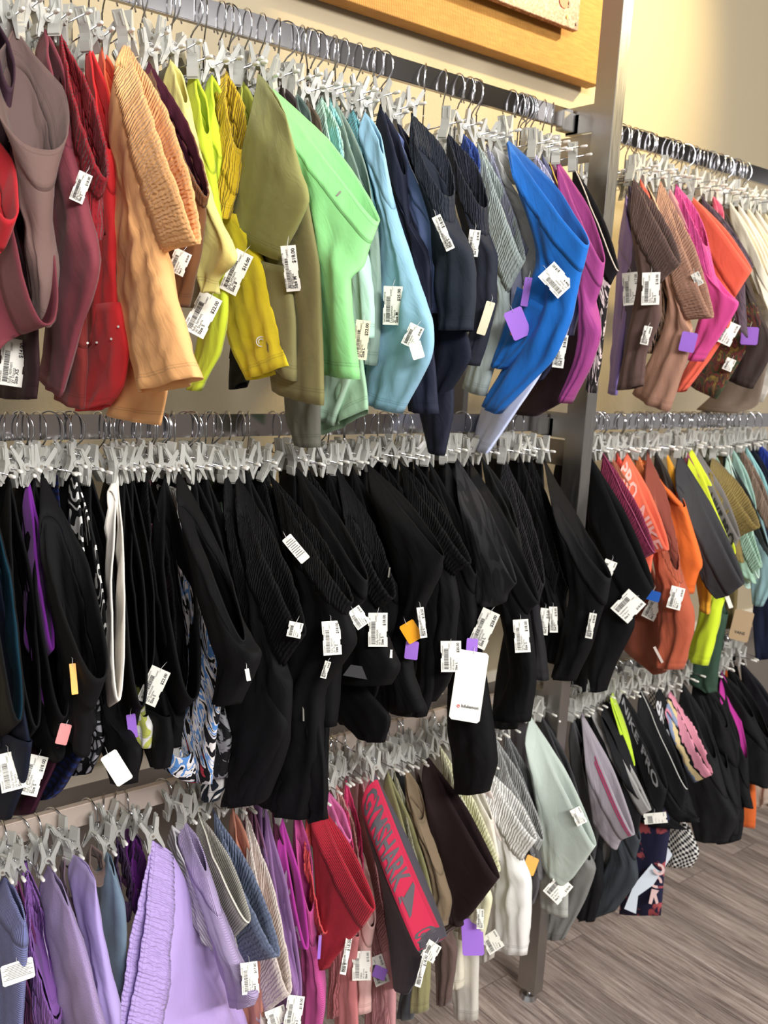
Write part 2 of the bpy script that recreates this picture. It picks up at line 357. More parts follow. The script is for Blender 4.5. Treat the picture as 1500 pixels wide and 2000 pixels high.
def make_hanger():
    r = bpy.data.objects.new('clip_hanger', None); COL.objects.link(r)
    for nm, me in (('hook', HOOK), ('stem', STEM), ('rod', ROD), ('rubber_tip', TIP)):
        o = bpy.data.objects.new(nm, me); COL.objects.link(o); o.parent = r
    for y in (-.07, .07):
        c = bpy.data.objects.new('clip', CLIP); COL.objects.link(c); c.parent = r; c.location = (0, y, 0)
        s = bpy.data.objects.new('rivet', RIVET); COL.objects.link(s); s.parent = c
        s = bpy.data.objects.new('spring', SPRING); COL.objects.link(s); s.parent = c
    return r
def copy_tree(o, parent=None):
    c = o.copy(); COL.objects.link(c); c.parent = parent
    for ch in o.children: copy_tree(ch, c)
    return c
HR = random.Random(3)
RN = {'T': 'top rail', 'M': 'middle rail', 'B': 'bottom rail'}
def hanger(A, rail, label, first=[None]):
    if first[0] is None: first[0] = make_hanger(); h = first[0]
    else: h = copy_tree(first[0])
    zr = RAIL[rail[0]]; pz = A[2] + .013
    hx = A[0] + HR.uniform(-.006, .006)
    yaw = math.atan2(A[0] - hx, -A[1])            # rod runs from the clip at A back under the rail
    h.location = (hx, 0, pz); h.rotation_euler = (0, 0, yaw)
    dist = math.hypot(A[0] - hx, A[1])
    for ch in h.children:
        n = ch.name.split('.')[0]
        if n == 'hook': ch.location = (0, 0, zr - pz); ch.rotation_euler = (HR.uniform(-.12, .12), 0, HR.uniform(-.85, .85))
        elif n == 'stem': ch.location = (0, 0, zr - pz - .042); ch.scale = (1, 1, max(.005, zr - pz - .042))
        elif n == 'rod': ch.scale = (1, .12 if rail[0] in 'BM' else .21, 1); ch.location = (0, -.045 if rail[0] in 'BM' else 0, 0)
        elif n == 'rubber_tip': ch.location = (0, -.105, 0)
        elif n == 'clip':
            ch.location = (0, -dist if ch.location[1] < 0 else (-dist + .045 if rail[0] in 'BM' else .07), 0)
            ch.rotation_euler = (HR.uniform(-.08, .08), HR.uniform(-.28, .28), HR.uniform(-1.0, .9) if rail[0] == 'T' else HR.uniform(-.5, .5))
    h['label'] = label; h['category'] = 'hanger'; h['group'] = 'clip hangers on the rack'
    return h

# ------------------------------------------------------------------ garments
ROOTS = []
def crom(P, n):
    """Catmull-Rom through the rows P, n samples; also returns the index of every knot"""
    P = np.array(P, float); K = len(P)
    ext = np.vstack([2 * P[0] - P[1], P, 2 * P[-1] - P[-2]])
    return ext
def surface(Lp, Rp, w, seed, amp, bow, hem, up, nrm, sub, folds):
    """callable (i, f, theta) -> 3-D point on a flattened tube hung between the rows of points"""
    rnd = random.Random(seed)
    K = len(Lp); EL = crom(Lp, 0); ER = crom(Rp, 0); EW = crom([[x] for x in w], 0)
    ph = [rnd.uniform(0, 6.28) for _ in range(12)]
    waves = [(rnd.uniform(.6, 1.0), rnd.uniform(-.5, .5), rnd.uniform(.028, .075)) for _ in range(5)]
    def cr(E, t):
        i = min(int(t), K - 2); f = t - i; p0, p1, p2, p3 = E[i], E[i + 1], E[i + 2], E[i + 3]
        a = .5 * ((2 * p1) + (-p0 + p2) * f + (2 * p0 - 5 * p1 + 4 * p2 - p3) * f * f + (-p0 + 3 * p1 - 3 * p2 + p3) * f ** 3)
        b = p1 + (p2 - p1) * f
        return .6 * a + .4 * b
    def P(t, s, side, off=0.0):
        """t in 0..K-1 down the garment, s in 0..1 back to front, side -1 near / +1 far, off outward"""
        l = cr(EL, t); r = cr(ER, t); ww = max(.002, cr(EW, t)[0])
        p = l + (r - l) * s
        tt = t / (K - 1)
        # width of the tube across the rail direction
        prof = math.sqrt(max(0.0, 1 - (2 * s - 1) ** 2)) ** .8
        pinch = 1 - max(0, 1 - t) * (1 - min(1, s / .45)) * .93
        d = side * prof * (ww * pinch + off)
        span = np.linalg.norm(r - l)
        # draped folds
        a = amp * min(1, .25 + tt * 1.3)
        q = 0
        fo = folds
        q += a * math.sin(6.283 * (fo * s + ph[0] / 6 + .6 * tt)) * .5
        q += a * .25 * math.sin(6.283 * (fo * 1.7 * s - .7 * tt) + ph[1] + side)
        v1 = Vector((p[0] * 5 + seed, p[1] * 9, p[2] * 5 + side)); v2 = Vector((p[0] * 12 + seed, p[1] * 24 + p[2] * 9, p[2] * 15 - side))
        q += a * 1.9 * noise.noise(v1) + a * 1.1 * (.35 - abs(noise.noise(v2))) * 2
        q *= math.sin(math.pi * min(1, max(0, s))) ** .5
        p = p + nrm * (d + q * .9)
        # waist edge bows outward, hem sags
        p = p + up * (bow * math.sin(math.pi * s) * max(0, 1 - t * .8)) 
        p = p + np.array([0, 0, -1]) * (hem * math.sin(math.pi * s) * max(0, (t - (K - 2)))) 
        p = p + (r - l) / max(span, 1e-6) * off * (2 * s - 1)
        return p
    return P
def tube_mesh(P, t0, t1, nv, ns, off, base, ruch=0.0, closed_bottom=False):
    ang = [math.pi * k / ns for k in range(ns + 1)]
    ring = [(.5 - .5 * math.cos(a), -1) for a in ang] + [(.5 - .5 * math.cos(a), 1) for a in ang[1:-1][::-1]]
    n = len(ring); V = []
    for j in range(nv + 1):
        t = t0 + (t1 - t0) * j / nv
        for k, (s, sd) in enumerate(ring):
            o = off
            if ruch: o += ruch * math.sin(k * 1.45) + ruch * .8 * math.sin(k * 2.3 + 1 + j * .3)
            V.append(P(t, s, sd, o) - base)
    V = np.array(V).reshape(nv + 1, n, 3)
    du = np.linalg.norm(np.diff(np.concatenate([V, V[:, :1]], 1), axis=1), axis=2); cu = np.concatenate([np.zeros((nv + 1, 1)), np.cumsum(du, 1)], 1)
    dv = np.linalg.norm(np.diff(V, axis=0), axis=2); cv = np.concatenate([np.zeros((1, n)), np.cumsum(dv, 0)], 0)
    F = []; UV = []; HM = []
    ux = V[nv // 2, 2 + ns // 3] - V[nv // 2, ns // 3]; vx = V[nv, ns // 3] - V[0, ns // 3]; flip = np.cross(ux, vx) @ (V[nv // 2, ns // 3] - V[nv // 2, n - ns // 3]) < 0
    um = cu.mean(0)
    for j in range(nv):
        for k in range(n):
            k2 = (k + 1) % n
            F.append((j * n + k, j * n + k2, (j + 1) * n + k2, (j + 1) * n + k))
            for (jj, kk, kc) in ((j, k, k), (j, k2, k + 1), (j + 1, k2, k + 1), (j + 1, k, k)):
                UV += [um[kc], cv[jj, kk]]; HM += [cv[-1, kk] - cv[jj, kk], cv[jj, kk]]
    if flip:
        F = [f[::-1] for f in F]
        UV = np.array(UV).reshape(-1, 4, 2)[:, ::-1].reshape(-1); HM = np.array(HM).reshape(-1, 4, 2)[:, ::-1].reshape(-1)
    me = mesh(V.reshape(-1, 3), F, True)
    me.uv_layers.new(name='UVMap').data.foreach_set('uv', UV)
    me.uv_layers.new(name='Hem').data.foreach_set('uv', HM)
    return me
def thick(o, t=.0012, inner=None):
    md = o.modifiers.new('Solidify', 'SOLIDIFY'); md.thickness = t; md.offset = -1
    if inner: o.data.materials.append(inner); md.material_offset = 1
def solve(px, xA, lo, hi, pull):
    u, v = px; q = atx(u, v, xA); y = min(hi, max(lo, q[1])) - pull
    return at(u, v, y)
SPEC = {}
BLK = (15, 15, 17)
CNT = {}
def G(rail, desc, cat, col, kind, rows, w=.010, pull=0.0, amp=.0045, bow=.008, hem=.0025, inner=None, col2=None, band=None, bandkind=None,
      legs=(), hang=True, yA=-.07, yy=None, folds=2.2, ns=None, rough=.8, grp=None, noband=False, name=None, texts=(), trim=None):
    """one garment: rows of [back u, v, front u, v] in photograph pixels, first two rows bound the waistband"""
    CNT[rail] = CNT.get(rail, 0) + 1
    yA = yA - pull * .3
    A = at(rows[0][0], rows[0][1], yA); xA = A[0]
    drop = max(0, rows[0][3] - rows[0][1]) * 1.5 / 1800
    def conv(rs, first):
        Ls, Rs = [], []
        for i, r in enumerate(rs):
            if yy: Ls.append(at(r[0], r[1], yy[0])); Rs.append(at(r[2], r[3], yy[1])); continue
            if first and i == 0: Ls.append(A)
            else: Ls.append(solve(r[:2], xA, -.20, .03, pull))
            hi = yA - min(.22, (.45 * drop if i == 0 else .06))
            Rs.append(solve(r[2:], xA, -.34, hi, pull))
        return Ls, Rs
    Lp, Rp = conv(rows, True)
    if yy: Lp[0] = at(rows[0][0], rows[0][1], yy[0]); A = Lp[0]
    base = A.copy()
    ws = list(w) if isinstance(w, (list, tuple)) else [w] * len(rows)
    ws = ws + [ws[-1]] * (len(rows) - len(ws))
    d = Rp[0] - Lp[0]; d = d / np.linalg.norm(d)
    q = Rp[1] - Lp[0] if len(Rp) > 1 else d
    nrm = np.cross(d, np.array([0, 0, 1.0]))
    if np.linalg.norm(nrm) < .15: nrm = np.array([1.0, 0, 0])
    nrm = nrm / np.linalg.norm(nrm)
    if nrm[0] < 0: nrm = -nrm
    up = np.cross(nrm, d); 
    if up[2] < 0: up = -up
    seed = sum(ord(c) for c in desc) + len(rows) * 7
    P = surface(Lp, Rp, ws, seed, amp, bow, hem, up, nrm, None, folds)
    place = RN[rail[0]] + (' right of the post' if len(rail) > 1 else '')
    label = desc + ', ' + place if len((desc + ' ' + place).split()) <= 16 else desc
    nm = name or cat.replace(' ', '_')
    root = empty(nm, tuple(base), label, cat, grp or (cat + ' hung on the ' + place)); ROOTS.append(root)
    if ns is None: ns = 22
    nv = max(10, int(6 * (len(rows) - 1)))
    t_w = 0 if noband else 1
    if not noband:
        bk = bandkind or kind; wb = obj('waistband', tube_mesh(P, 0, 1, 5, ns * (2 if bk in ('ruch', 'ruched') else 1), .0012, base, .0006 if bk in ('ruch', 'ruched') else 0),
                 cloth(band or col, 'ruch' if bk == 'ruched' else bk, True, col2), root)
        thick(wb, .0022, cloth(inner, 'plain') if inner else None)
        if band: wb['label'] = 'contrasting waistband'
    if len(rows) > 2 or noband:
        t0 = 0 if noband else .94
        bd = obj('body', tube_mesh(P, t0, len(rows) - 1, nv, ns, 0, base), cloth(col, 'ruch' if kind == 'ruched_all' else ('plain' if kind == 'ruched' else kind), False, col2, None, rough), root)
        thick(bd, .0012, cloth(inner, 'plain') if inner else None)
    if trim:   # contrasting edging along the waist edge
        tp = [P(0, .5 - .5 * math.cos(math.pi * k / 30), -1, .0015) - base for k in range(31)]
        obj('piping', tube(tp, .0014, 6), simple('piping' + str(trim), trim, .6), root)
    for li, lg in enumerate(legs):
        lr = lg['r'] if isinstance(lg, dict) else lg
        lpull = lg.get('pull', pull) if isinstance(lg, dict) else pull
        lc = lg.get('col', col) if isinstance(lg, dict) else col
        lk = lg.get('kind', 'plain' if kind in ('ruched', 'ruched_all') else kind) if isinstance(lg, dict) else ('plain' if kind in ('ruched', 'ruched_all') else kind)
        sv = pull; Ls, Rs = [], []
        for r in lr:
            if yy: Ls.append(at(r[0], r[1], yy[0] + .015 * (li + 1))); Rs.append(at(r[2], r[3], yy[1] + .015 * (li + 1)))
            else: Ls.append(solve(r[:2], xA, -.20, .03, lpull)); Rs.append(solve(r[2:], xA, -.34, -.08, lpull))
        P2 = surface(Ls, Rs, [.012] * len(lr), seed + 31 + li, amp, 0, hem, up, nrm, None, folds)
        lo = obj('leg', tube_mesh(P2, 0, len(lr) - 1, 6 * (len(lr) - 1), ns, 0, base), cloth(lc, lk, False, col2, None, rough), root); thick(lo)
    if rail == 'M' and hang:      # the half of the waist held by the rear clip
        a0, b0 = rows[0][0], rows[0][1]
        lr = [(a0 - 24, b0 + 2, a0, b0 + 2), (a0 - 34, b0 + 60, a0 + 2, b0 + 60), (a0 - 34, b0 + 180, a0 + 4, b0 + 170), (a0 - 26, b0 + 320, a0 + 4, b0 + 310)]
        Ls = [at(r[0], r[1], .0) for r in lr]; Rs = [at(r[2], r[3], -.055) for r in lr]
        P3 = surface(Ls, Rs, [.004, .007, .008, .008], seed + 77, .003, 0, 0, up, nrm, None, 2)
        bo = obj('back_panel', tube_mesh(P3, 0, 3, 12, 10, 0, base), cloth(BLK, 'plain', False), root); thick(bo)
    zc = {'T': 2.022, 'M': 1.38, 'B': .742}[rail[0]]
    if not hang and min(Lp[0][2], Rp[0][2]) < zc - .06:      # the upper part reaches up to its own clip, behind its neighbours
        mid = (Lp[0] + Rp[0]) / 2; tx = mid[0] + .012
        tops = np.array([tx, .035, zc]), np.array([tx, -.035, zc])
        Ls = [tops[0], tops[0] * .5 + Lp[0] * .5 + np.array([0, .02, 0]), Lp[0] + np.array([0, .004, 0])]
        Rs = [tops[1], tops[1] * .5 + Rp[0] * .5 + np.array([0, .02, 0]), Rp[0] + np.array([0, .006, 0])]
        P4 = surface(Ls, Rs, [.003, .006, ws[0]], seed + 5, amp, 0, 0, up, nrm, None, 1.5)
        uo = obj('upper_body', tube_mesh(P4, 0, 2, 12, 12, 0, base), cloth(col, 'plain' if kind.startswith('ru') else kind, False, col2, None, rough), root); thick(uo)
        hanger(np.array([tx, -.03, zc]), rail, 'clip hanger holding the ' + desc)
    SPEC[desc] = (P, base, root)
    if hang: hanger(A, rail, 'clip hanger holding the ' + desc)
    return root
# ------------------------------------------------------------------ top rail, left bay
BLK = (15, 15, 17)
G('T', 'dark plum leggings at the far left edge', 'leggings', (58, 36, 48), 'plain', [(-15, 30, 20, 170), (-30, 70, 14, 230), (-40, 260, 5, 340), (-40, 420, 0, 470)])
G('T', 'bright red waistband loop at far left', 'shorts', (196, 24, 36), 'plain', [(-30, 240, 18, 430), (-40, 300, 2, 490), (-60, 400, -30, 520)], w=[.02, .012], pull=.06)
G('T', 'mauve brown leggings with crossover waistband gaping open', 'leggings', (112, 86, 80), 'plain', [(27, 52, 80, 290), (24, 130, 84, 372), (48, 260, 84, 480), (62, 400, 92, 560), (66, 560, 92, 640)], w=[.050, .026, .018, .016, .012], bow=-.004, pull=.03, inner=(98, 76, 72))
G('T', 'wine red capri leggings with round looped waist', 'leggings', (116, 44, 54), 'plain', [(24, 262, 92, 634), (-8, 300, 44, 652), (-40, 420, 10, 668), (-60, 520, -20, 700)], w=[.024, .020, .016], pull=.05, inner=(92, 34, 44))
G('T', 'dark aubergine leggings hanging lowest at far left', 'leggings', (48, 30, 34), 'plain', [(10, 300, 66, 560), (0, 400, 72, 640), (-5, 560, 74, 720), (-5, 775, 70, 779)])
G('T', 'dusty rose red leggings with smooth wide leg', 'leggings', (134, 54, 66), 'plain', [(88, 57, 124, 210), (73, 100, 136, 290), (76, 240, 166, 410), (104, 440, 189, 520), (92, 640, 152, 655), (78, 738, 118, 777)], w=[.008, .011, .014, .014, .012, .01])
G('T', 'dark crimson gathered shorts beside the bright red pair', 'shorts', (150, 16, 30), 'ruched_all', [(115, 60, 206, 348), (124, 130, 190, 388), (148, 320, 187, 405), (160, 420, 186, 470)], w=.014, bandkind='ruched', folds=4)
G('T', 'bright red long shorts with rivet dots at the hem', 'shorts', (222, 34, 38), 'plain', [(173, 80, 214, 290), (169, 120, 221, 380), (182, 300, 223, 480), (172, 540, 226, 600), (162, 682, 231, 655)], legs=[{'r': [(170, 600, 232, 590), (164, 690, 249, 688), (158, 760, 238, 752), (152, 803, 210, 790)]}])
G('T', 'rust red leggings peeking out below the bright red shorts', 'leggings', (126, 36, 32), 'plain', [(128, 500, 160, 620), (124, 600, 165, 680), (118, 700, 166, 720), (112, 770, 160, 800)], hang=False)
G('T', 'coral orange tights folded into two narrow strips', 'leggings', (236, 98, 58), 'plain', [(200, 92, 228, 220), (197, 120, 233, 300), (211, 300, 237, 385), (226, 405, 238, 415)], w=.009)
G('T', 'peach orange shorts with a tall gathered waistband', 'shorts', (250, 182, 112), 'ruched', [(246, 85, 388, 476), (230, 128, 322, 492), (217, 235, 330, 545), (232, 330, 342, 590), (229, 440, 358, 650), (240, 610, 372, 700), (277, 768, 384, 736)], w=[.012, .014, .016, .018, .02, .02, .018], bandkind='ruched', pull=.08, bow=.02, amp=.006, ns=34,
  legs=[{'r': [(240, 640, 330, 700), (232, 740, 325, 770), (212, 808, 312, 831)], 'pull': .03}])
G('T', 'bronze pull-on shorts with a plum lining and gathered waist', 'shorts', (116, 70, 34), 'ruched', [(290, 122, 403, 384), (284, 170, 397, 404), (330, 400, 392, 430), (335, 500, 375, 530), (345, 590, 352, 600)], w=.013, bandkind='ruched', inner=(74, 26, 44), pull=.045)
G('T', 'pale butter yellow shorts with pointed hem', 'shorts', (234, 224, 128), 'plain', [(333, 118, 362, 200), (322, 165, 384, 300), (350, 320, 416, 400), (376, 430, 459, 503), (382, 510, 428, 540), (404, 566, 412, 572)], w=[.005,.010,.012], pull=.03, amp=.006)
G('T', 'khaki grey shorts leg behind the pale yellow pair', 'shorts', (124, 123, 98), 'plain', [(350, 300, 392, 420), (356, 400, 400, 480), (362, 500, 404, 530), (345, 592, 402, 604)], hang=False)
G('T', 'neon chartreuse shorts left of the mustard pair', 'shorts', (206, 226, 44), 'plain', [(378, 140, 404, 260), (368, 175, 416, 340), (388, 380, 440, 520), (392, 600, 442, 610), (384, 690, 428, 690), (366, 752, 388, 764)], w=[.006,.010])
G('T', 'slim lime yellow tights next to the mustard shorts', 'leggings', (212, 232, 44), 'plain', [(414, 146, 434, 250), (404, 175, 432, 310), (420, 330, 428, 420)])
G('T', 'mustard yellow shorts with gathered waist and bright lower leg', 'shorts', (212, 176, 20), 'ruched_all', [(443, 140, 469, 290), (427, 175, 458, 380), (415, 400, 442, 428)], w=.014, bandkind='ruched', pull=.02, folds=4,
  legs=[{'r': [(418, 400, 470, 420), (424, 545, 518, 520), (448, 670, 548, 640), (482, 743, 566, 714)], 'col': (240, 218, 26), 'kind': 'plain', 'pull': .02}])
G('T', 'yellow green tights half hidden behind the mustard pair', 'leggings', (176, 182, 66), 'plain', [(470, 152, 488, 250), (463, 200, 484, 300), (455, 330, 470, 420)])
G('T', 'olive green shorts with wide smooth front panel', 'shorts', (146, 146, 82), 'plain', [(504, 143, 558, 225), (490, 225, 584, 330), (466, 330, 601, 394), (440, 452, 546, 509)], w=[.003,.010,.013,.014], pull=.09, bow=.004, noband=True, amp=.003, ns=30,
  legs=[{'r': [(488, 460, 600, 395), (482, 530, 622, 520), (520, 640, 627, 660), (534, 762, 629, 792)], 'col': (124, 118, 70), 'pull': .06}, {'r': [(484, 500, 560, 520), (484, 590, 575, 620), (525, 690, 576, 745)], 'col': (128, 122, 74), 'pull': .08}])
G('T', 'black shorts showing only a dark hem below the yellow leg', 'shorts', (34, 33, 33), 'plain', [(462, 560, 500, 640), (452, 700, 492, 720), (450, 761, 476, 746)], hang=False)
G('T', 'charcoal brown tights behind the mint green shorts', 'leggings', (62, 52, 50), 'plain', [(549, 166, 574, 230), (545, 200, 582, 280), (560, 300, 590, 400)])
G('T', 'dark teal grey tights behind the mint green shorts', 'leggings', (84, 104, 98), 'plain', [(576, 178, 602, 262), (572, 210, 606, 300), (585, 300, 610, 420)])
G('T', 'brown trimmed tights left of the pale mint pair', 'leggings', (98, 84, 66), 'plain', [(600, 196, 622, 285), (595, 230, 628, 330), (610, 360, 640, 430)])
G('T', 'light spring green shorts with zipped waist pocket', 'shorts', (140, 222, 136), 'plain', [(525, 170, 738, 432), (532, 215, 722, 474), (560, 300, 708, 520), (604, 420, 680, 548), (613, 560, 682, 610), (622, 722, 697, 741)], w=.018, pull=.07, bow=.010, amp=.006, ns=34)
G('T', 'pale mint shorts with ribbed gathered waist', 'shorts', (176, 218, 198), 'ruched', [(628, 190, 665, 330), (617, 228, 672, 390), (668, 400, 720, 540), (680, 520, 727, 610), (690, 640, 724, 660)], w=.013, bandkind='ruched')
G('T', 'aqua tinted pull-on shorts beside the pale mint pair', 'shorts', (146, 214, 210), 'ruched', [(645, 192, 692, 385), (640, 240, 688, 400), (676, 420, 706, 480)], w=.010, bandkind='ruched')
G('T', 'sage grey shorts with smooth narrow panel', 'shorts', (128, 152, 140), 'plain', [(656, 200, 722, 395), (650, 260, 736, 450), (703, 430, 740, 520), (712, 590, 736, 640), (718, 700, 728, 714)])
G('T', 'pale sage bottomed shorts with two flared leg hems', 'shorts', (158, 200, 164), 'plain', [(640, 560, 700, 650), (630, 700, 708, 720), (628, 760, 713, 752), (624, 850, 717, 800)], hang=False, amp=.008, noband=True, pull=.03,
  legs=[{'r': [(622, 690, 690, 720), (612, 750, 672, 770), (599, 804, 651, 832)], 'col': (176, 210, 184), 'pull': .05}])
G('T', 'grey green leggings leg dangling in front of the middle rail', 'leggings', (98, 98, 86), 'plain', [(560, 640, 622, 700), (557, 740, 626, 760), (560, 810, 623, 815), (578, 868, 621, 874)], hang=False, noband=True)
G('T', 'teal shorts with gathered waistband next to sky blue shorts', 'shorts', (96, 168, 178), 'ruched', [(690, 214, 758, 470), (681, 250, 748, 510), (722, 475, 754, 575), (712, 610, 752, 650), (698, 755, 734, 705)], w=.014, bandkind='ruched')
G('T', 'sky blue shorts with curved side seam', 'shorts', (142, 192, 220), 'plain', [(712, 220, 748, 300), (704, 260, 768, 410), (738, 400, 812, 545), (736, 560, 844, 642), (720, 690, 838, 705), (712, 783, 783, 808)], w=[.004, .012, .014, .016, .016, .014], pull=.03, amp=.006, ns=30)
G('T', 'navy leggings with smooth waistband beside sky blue shorts', 'leggings', (36, 40, 58), 'plain', [(742, 204, 790, 340), (735, 260, 800, 440), (770, 400, 838, 505), (808, 520, 842, 640), (790, 700, 850, 720), (800, 802, 856, 808)])
G('T', 'periwinkle blue shorts between two navy pairs', 'shorts', (116, 134, 192), 'plain', [(766, 242, 856, 440), (775, 330, 872, 480), (806, 440, 868, 510), (842, 520, 862, 560), (843, 600, 850, 612)], w=.012, pull=.01)
G('T', 'navy tights with thin straight edge right of periwinkle shorts', 'leggings', (33, 36, 52), 'plain', [(772, 230, 846, 400), (790, 290, 850, 440), (840, 470, 868, 520), (850, 640, 880, 700), (818, 780, 884, 800), (838, 880, 866, 890)])
G('T', 'navy jogger shorts with gathered waist and deep hem cuff', 'shorts', (36, 42, 54), 'ruched', [(803, 222, 876, 382), (810, 290, 880, 436), (846, 440, 922, 500), (850, 530, 926, 580), (862, 643, 919, 645)], w=[.026, .022, .016], bandkind='ruched', pull=.05, folds=3,
  legs=[{'r': [(826, 560, 900, 620), (820, 680, 918, 700), (805, 800, 852, 802)], 'col': (32, 36, 50), 'pull': .03}])
G('T', 'second navy jogger shorts with frilled elastic waist', 'shorts', (34, 38, 50), 'ruched', [(872, 258, 945, 404), (880, 330, 948, 460), (912, 470, 968, 500), (930, 560, 965, 600), (925, 640, 950, 660), (905, 700, 932, 715)], w=[.022, .020, .014], bandkind='ruched', pull=.02)
G('T', 'royal blue tights seen as a thin gathered strip', 'leggings', (34, 66, 150), 'ruched', [(905, 262, 934, 330), (900, 300, 935, 395)], bandkind='ruched')
G('T', 'pale grey green shorts with thick gathered waistband', 'shorts', (164, 178, 176), 'ruched', [(932, 278, 1024, 510), (940, 380, 992, 570), (960, 520, 992, 610), (944, 620, 985, 640), (905, 756, 948, 774)], w=[.014, .018, .014], bandkind='ruched', pull=.0)
G('T', 'lavender grey running shorts with frilled waist edge', 'shorts', (156, 160, 186), 'ruched', [(950, 282, 1032, 484), (958, 340, 1020, 530), (985, 560, 1016, 620), (975, 640, 990, 655)], w=.012, bandkind='ruched')
G('T', 'light grey mottled shorts left of the bright blue leggings', 'shorts', (196, 196, 194), 'camo', [(965, 285, 1002, 360), (962, 330, 1048, 420), (998, 420, 1081, 470), (1014, 520, 1076, 532), (1028, 570, 1048, 600)], col2=(178, 180, 178), w=.013, pull=.01)
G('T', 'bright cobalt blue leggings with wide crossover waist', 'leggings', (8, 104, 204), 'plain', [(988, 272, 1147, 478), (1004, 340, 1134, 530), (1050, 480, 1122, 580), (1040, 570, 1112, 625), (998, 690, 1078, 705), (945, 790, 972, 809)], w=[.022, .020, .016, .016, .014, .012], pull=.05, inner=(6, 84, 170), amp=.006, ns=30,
  legs=[{'r': [(1010, 560, 1070, 600), (985, 650, 1040, 670), (962, 712, 990, 722)], 'pull': .06}])
G('T', 'pale ice blue shorts leg hanging below the cobalt leggings', 'shorts', (180, 190, 224), 'plain', [(1040, 600, 1098, 650), (1005, 720, 1050, 740), (945, 790, 1002, 810), (925, 868, 950, 886)], hang=False, noband=True, pull=.03)
G('T', 'lilac running shorts behind the cobalt blue leggings', 'shorts', (178, 178, 212), 'ruched', [(1040, 295, 1088, 400), (1045, 340, 1104, 450), (1080, 560, 1120, 600), (1060, 700, 1088, 706)], bandkind='ruched')
G('T', 'heathered denim blue shorts behind the cobalt leggings', 'shorts', (78, 82, 122), 'heather', [(1058, 302, 1100, 430), (1070, 380, 1118, 520), (1095, 560, 1133, 590), (1092, 650, 1118, 655)])
G('T', 'plum purple tights with slim yellow edge', 'leggings', (108, 52, 78), 'plain', [(1068, 308, 1104, 400), (1075, 360, 1122, 450), (1100, 520, 1130, 600)], trim=(190, 160, 60))
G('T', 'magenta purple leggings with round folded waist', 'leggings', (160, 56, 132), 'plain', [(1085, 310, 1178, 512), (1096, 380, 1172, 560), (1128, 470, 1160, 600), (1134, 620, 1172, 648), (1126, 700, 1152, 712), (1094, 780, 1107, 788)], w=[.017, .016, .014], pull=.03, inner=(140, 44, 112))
G('T', 'black and cream floral leggings at the post', 'leggings', (30, 27, 30), 'floral', [(1118, 320, 1207, 528), (1122, 390, 1192, 556), (1160, 500, 1184, 600), (1150, 640, 1172, 700), (1146, 760, 1160, 768)], w=.013, col2=(206, 190, 190), bandkind='plain', trim=(200, 190, 180))
G('T', 'very dark maroon leggings hanging low near the post', 'leggings', (44, 28, 33), 'plain', [(1080, 500, 1130, 620), (1060, 640, 1140, 700), (1030, 740, 1120, 770), (1000, 806, 1050, 812)], hang=False, noband=True)
G('T', 'dark navy shorts hem above the middle rail hooks', 'shorts', (44, 46, 72), 'plain', [(1040, 560, 1090, 640), (1035, 690, 1080, 710), (1012, 752, 1060, 742)], hang=False, noband=True)

# ------------------------------------------------------------------ top rail, right bay
G('TR', 'indigo leggings half hidden by the steel post', 'leggings', (56, 46, 92), 'plain', [(1228, 350, 1262, 530), (1226, 430, 1260, 570), (1216, 560, 1248, 620), (1204, 722, 1232, 726)], yy=(.02, -.10))
G('TR', 'lavender shorts showing beside the post', 'shorts', (136, 118, 200), 'plain', [(1222, 380, 1240, 470), (1212, 470, 1238, 530), (1200, 640, 1212, 700), (1190, 766, 1203, 772)], yy=(.05, -.04))
G('TR', 'dark cocoa shorts with gathered waistband', 'shorts', (92, 68, 62), 'ruched', [(1235, 345, 1329, 515), (1234, 430, 1290, 552), (1248, 540, 1290, 620), (1228, 650, 1262, 690), (1205, 762, 1255, 752)], w=.015, bandkind='ruched', pull=.02)
G('TR', 'coral red tights seen as a thin strip', 'leggings', (244, 88, 66), 'plain', [(1250, 350, 1268, 430), (1253, 390, 1272, 470)])
G('TR', 'black floral shorts with cream edging', 'shorts', (34, 30, 34), 'floral', [(1264, 362, 1341, 548), (1272, 420, 1318, 590), (1290, 560, 1322, 640), (1258, 688, 1290, 690)], col2=(190, 160, 140), trim=(200, 180, 150))
G('TR', 'warm tan shorts with long gathered waistband', 'shorts', (164, 120, 98), 'ruched', [(1288, 352, 1392, 620), (1282, 420, 1340, 625), (1306, 580, 1350, 650), (1290, 660, 1340, 700), (1236, 768, 1306, 804)], w=.016, bandkind='ruched', pull=.03, amp=.007)
G('TR', 'pale pink tights with narrow flat waistband', 'leggings', (208, 144, 142), 'plain', [(1302, 358, 1399, 572), (1310, 430, 1374, 592), (1330, 560, 1360, 620)], w=.012)
G('TR', 'hot pink shorts with smocked waist', 'shorts', (222, 66, 146), 'ruched', [(1320, 360, 1380, 480), (1318, 410, 1404, 570), (1340, 520, 1442, 592), (1372, 600, 1416, 640), (1340, 700, 1370, 706)], w=.014, bandkind='ruched', pull=.02)
G('TR', 'neon coral shorts right of the hot pink pair', 'shorts', (248, 100, 74), 'plain', [(1348, 380, 1468, 528), (1360, 450, 1436, 580), (1400, 600, 1424, 640), (1340, 720, 1388, 700), (1316, 765, 1340, 762)], w=.013)
G('TR', 'dark tie dye leggings beside the coral shorts', 'leggings', (62, 52, 62), 'tie', [(1371, 385, 1471, 520), (1372, 430, 1455, 556), (1430, 600, 1460, 660)], col2=(96, 82, 94))
G('TR', 'pink and black striped tights strip', 'leggings', (216, 80, 110), 'plain', [(1391, 382, 1408, 430), (1394, 400, 1412, 460)])
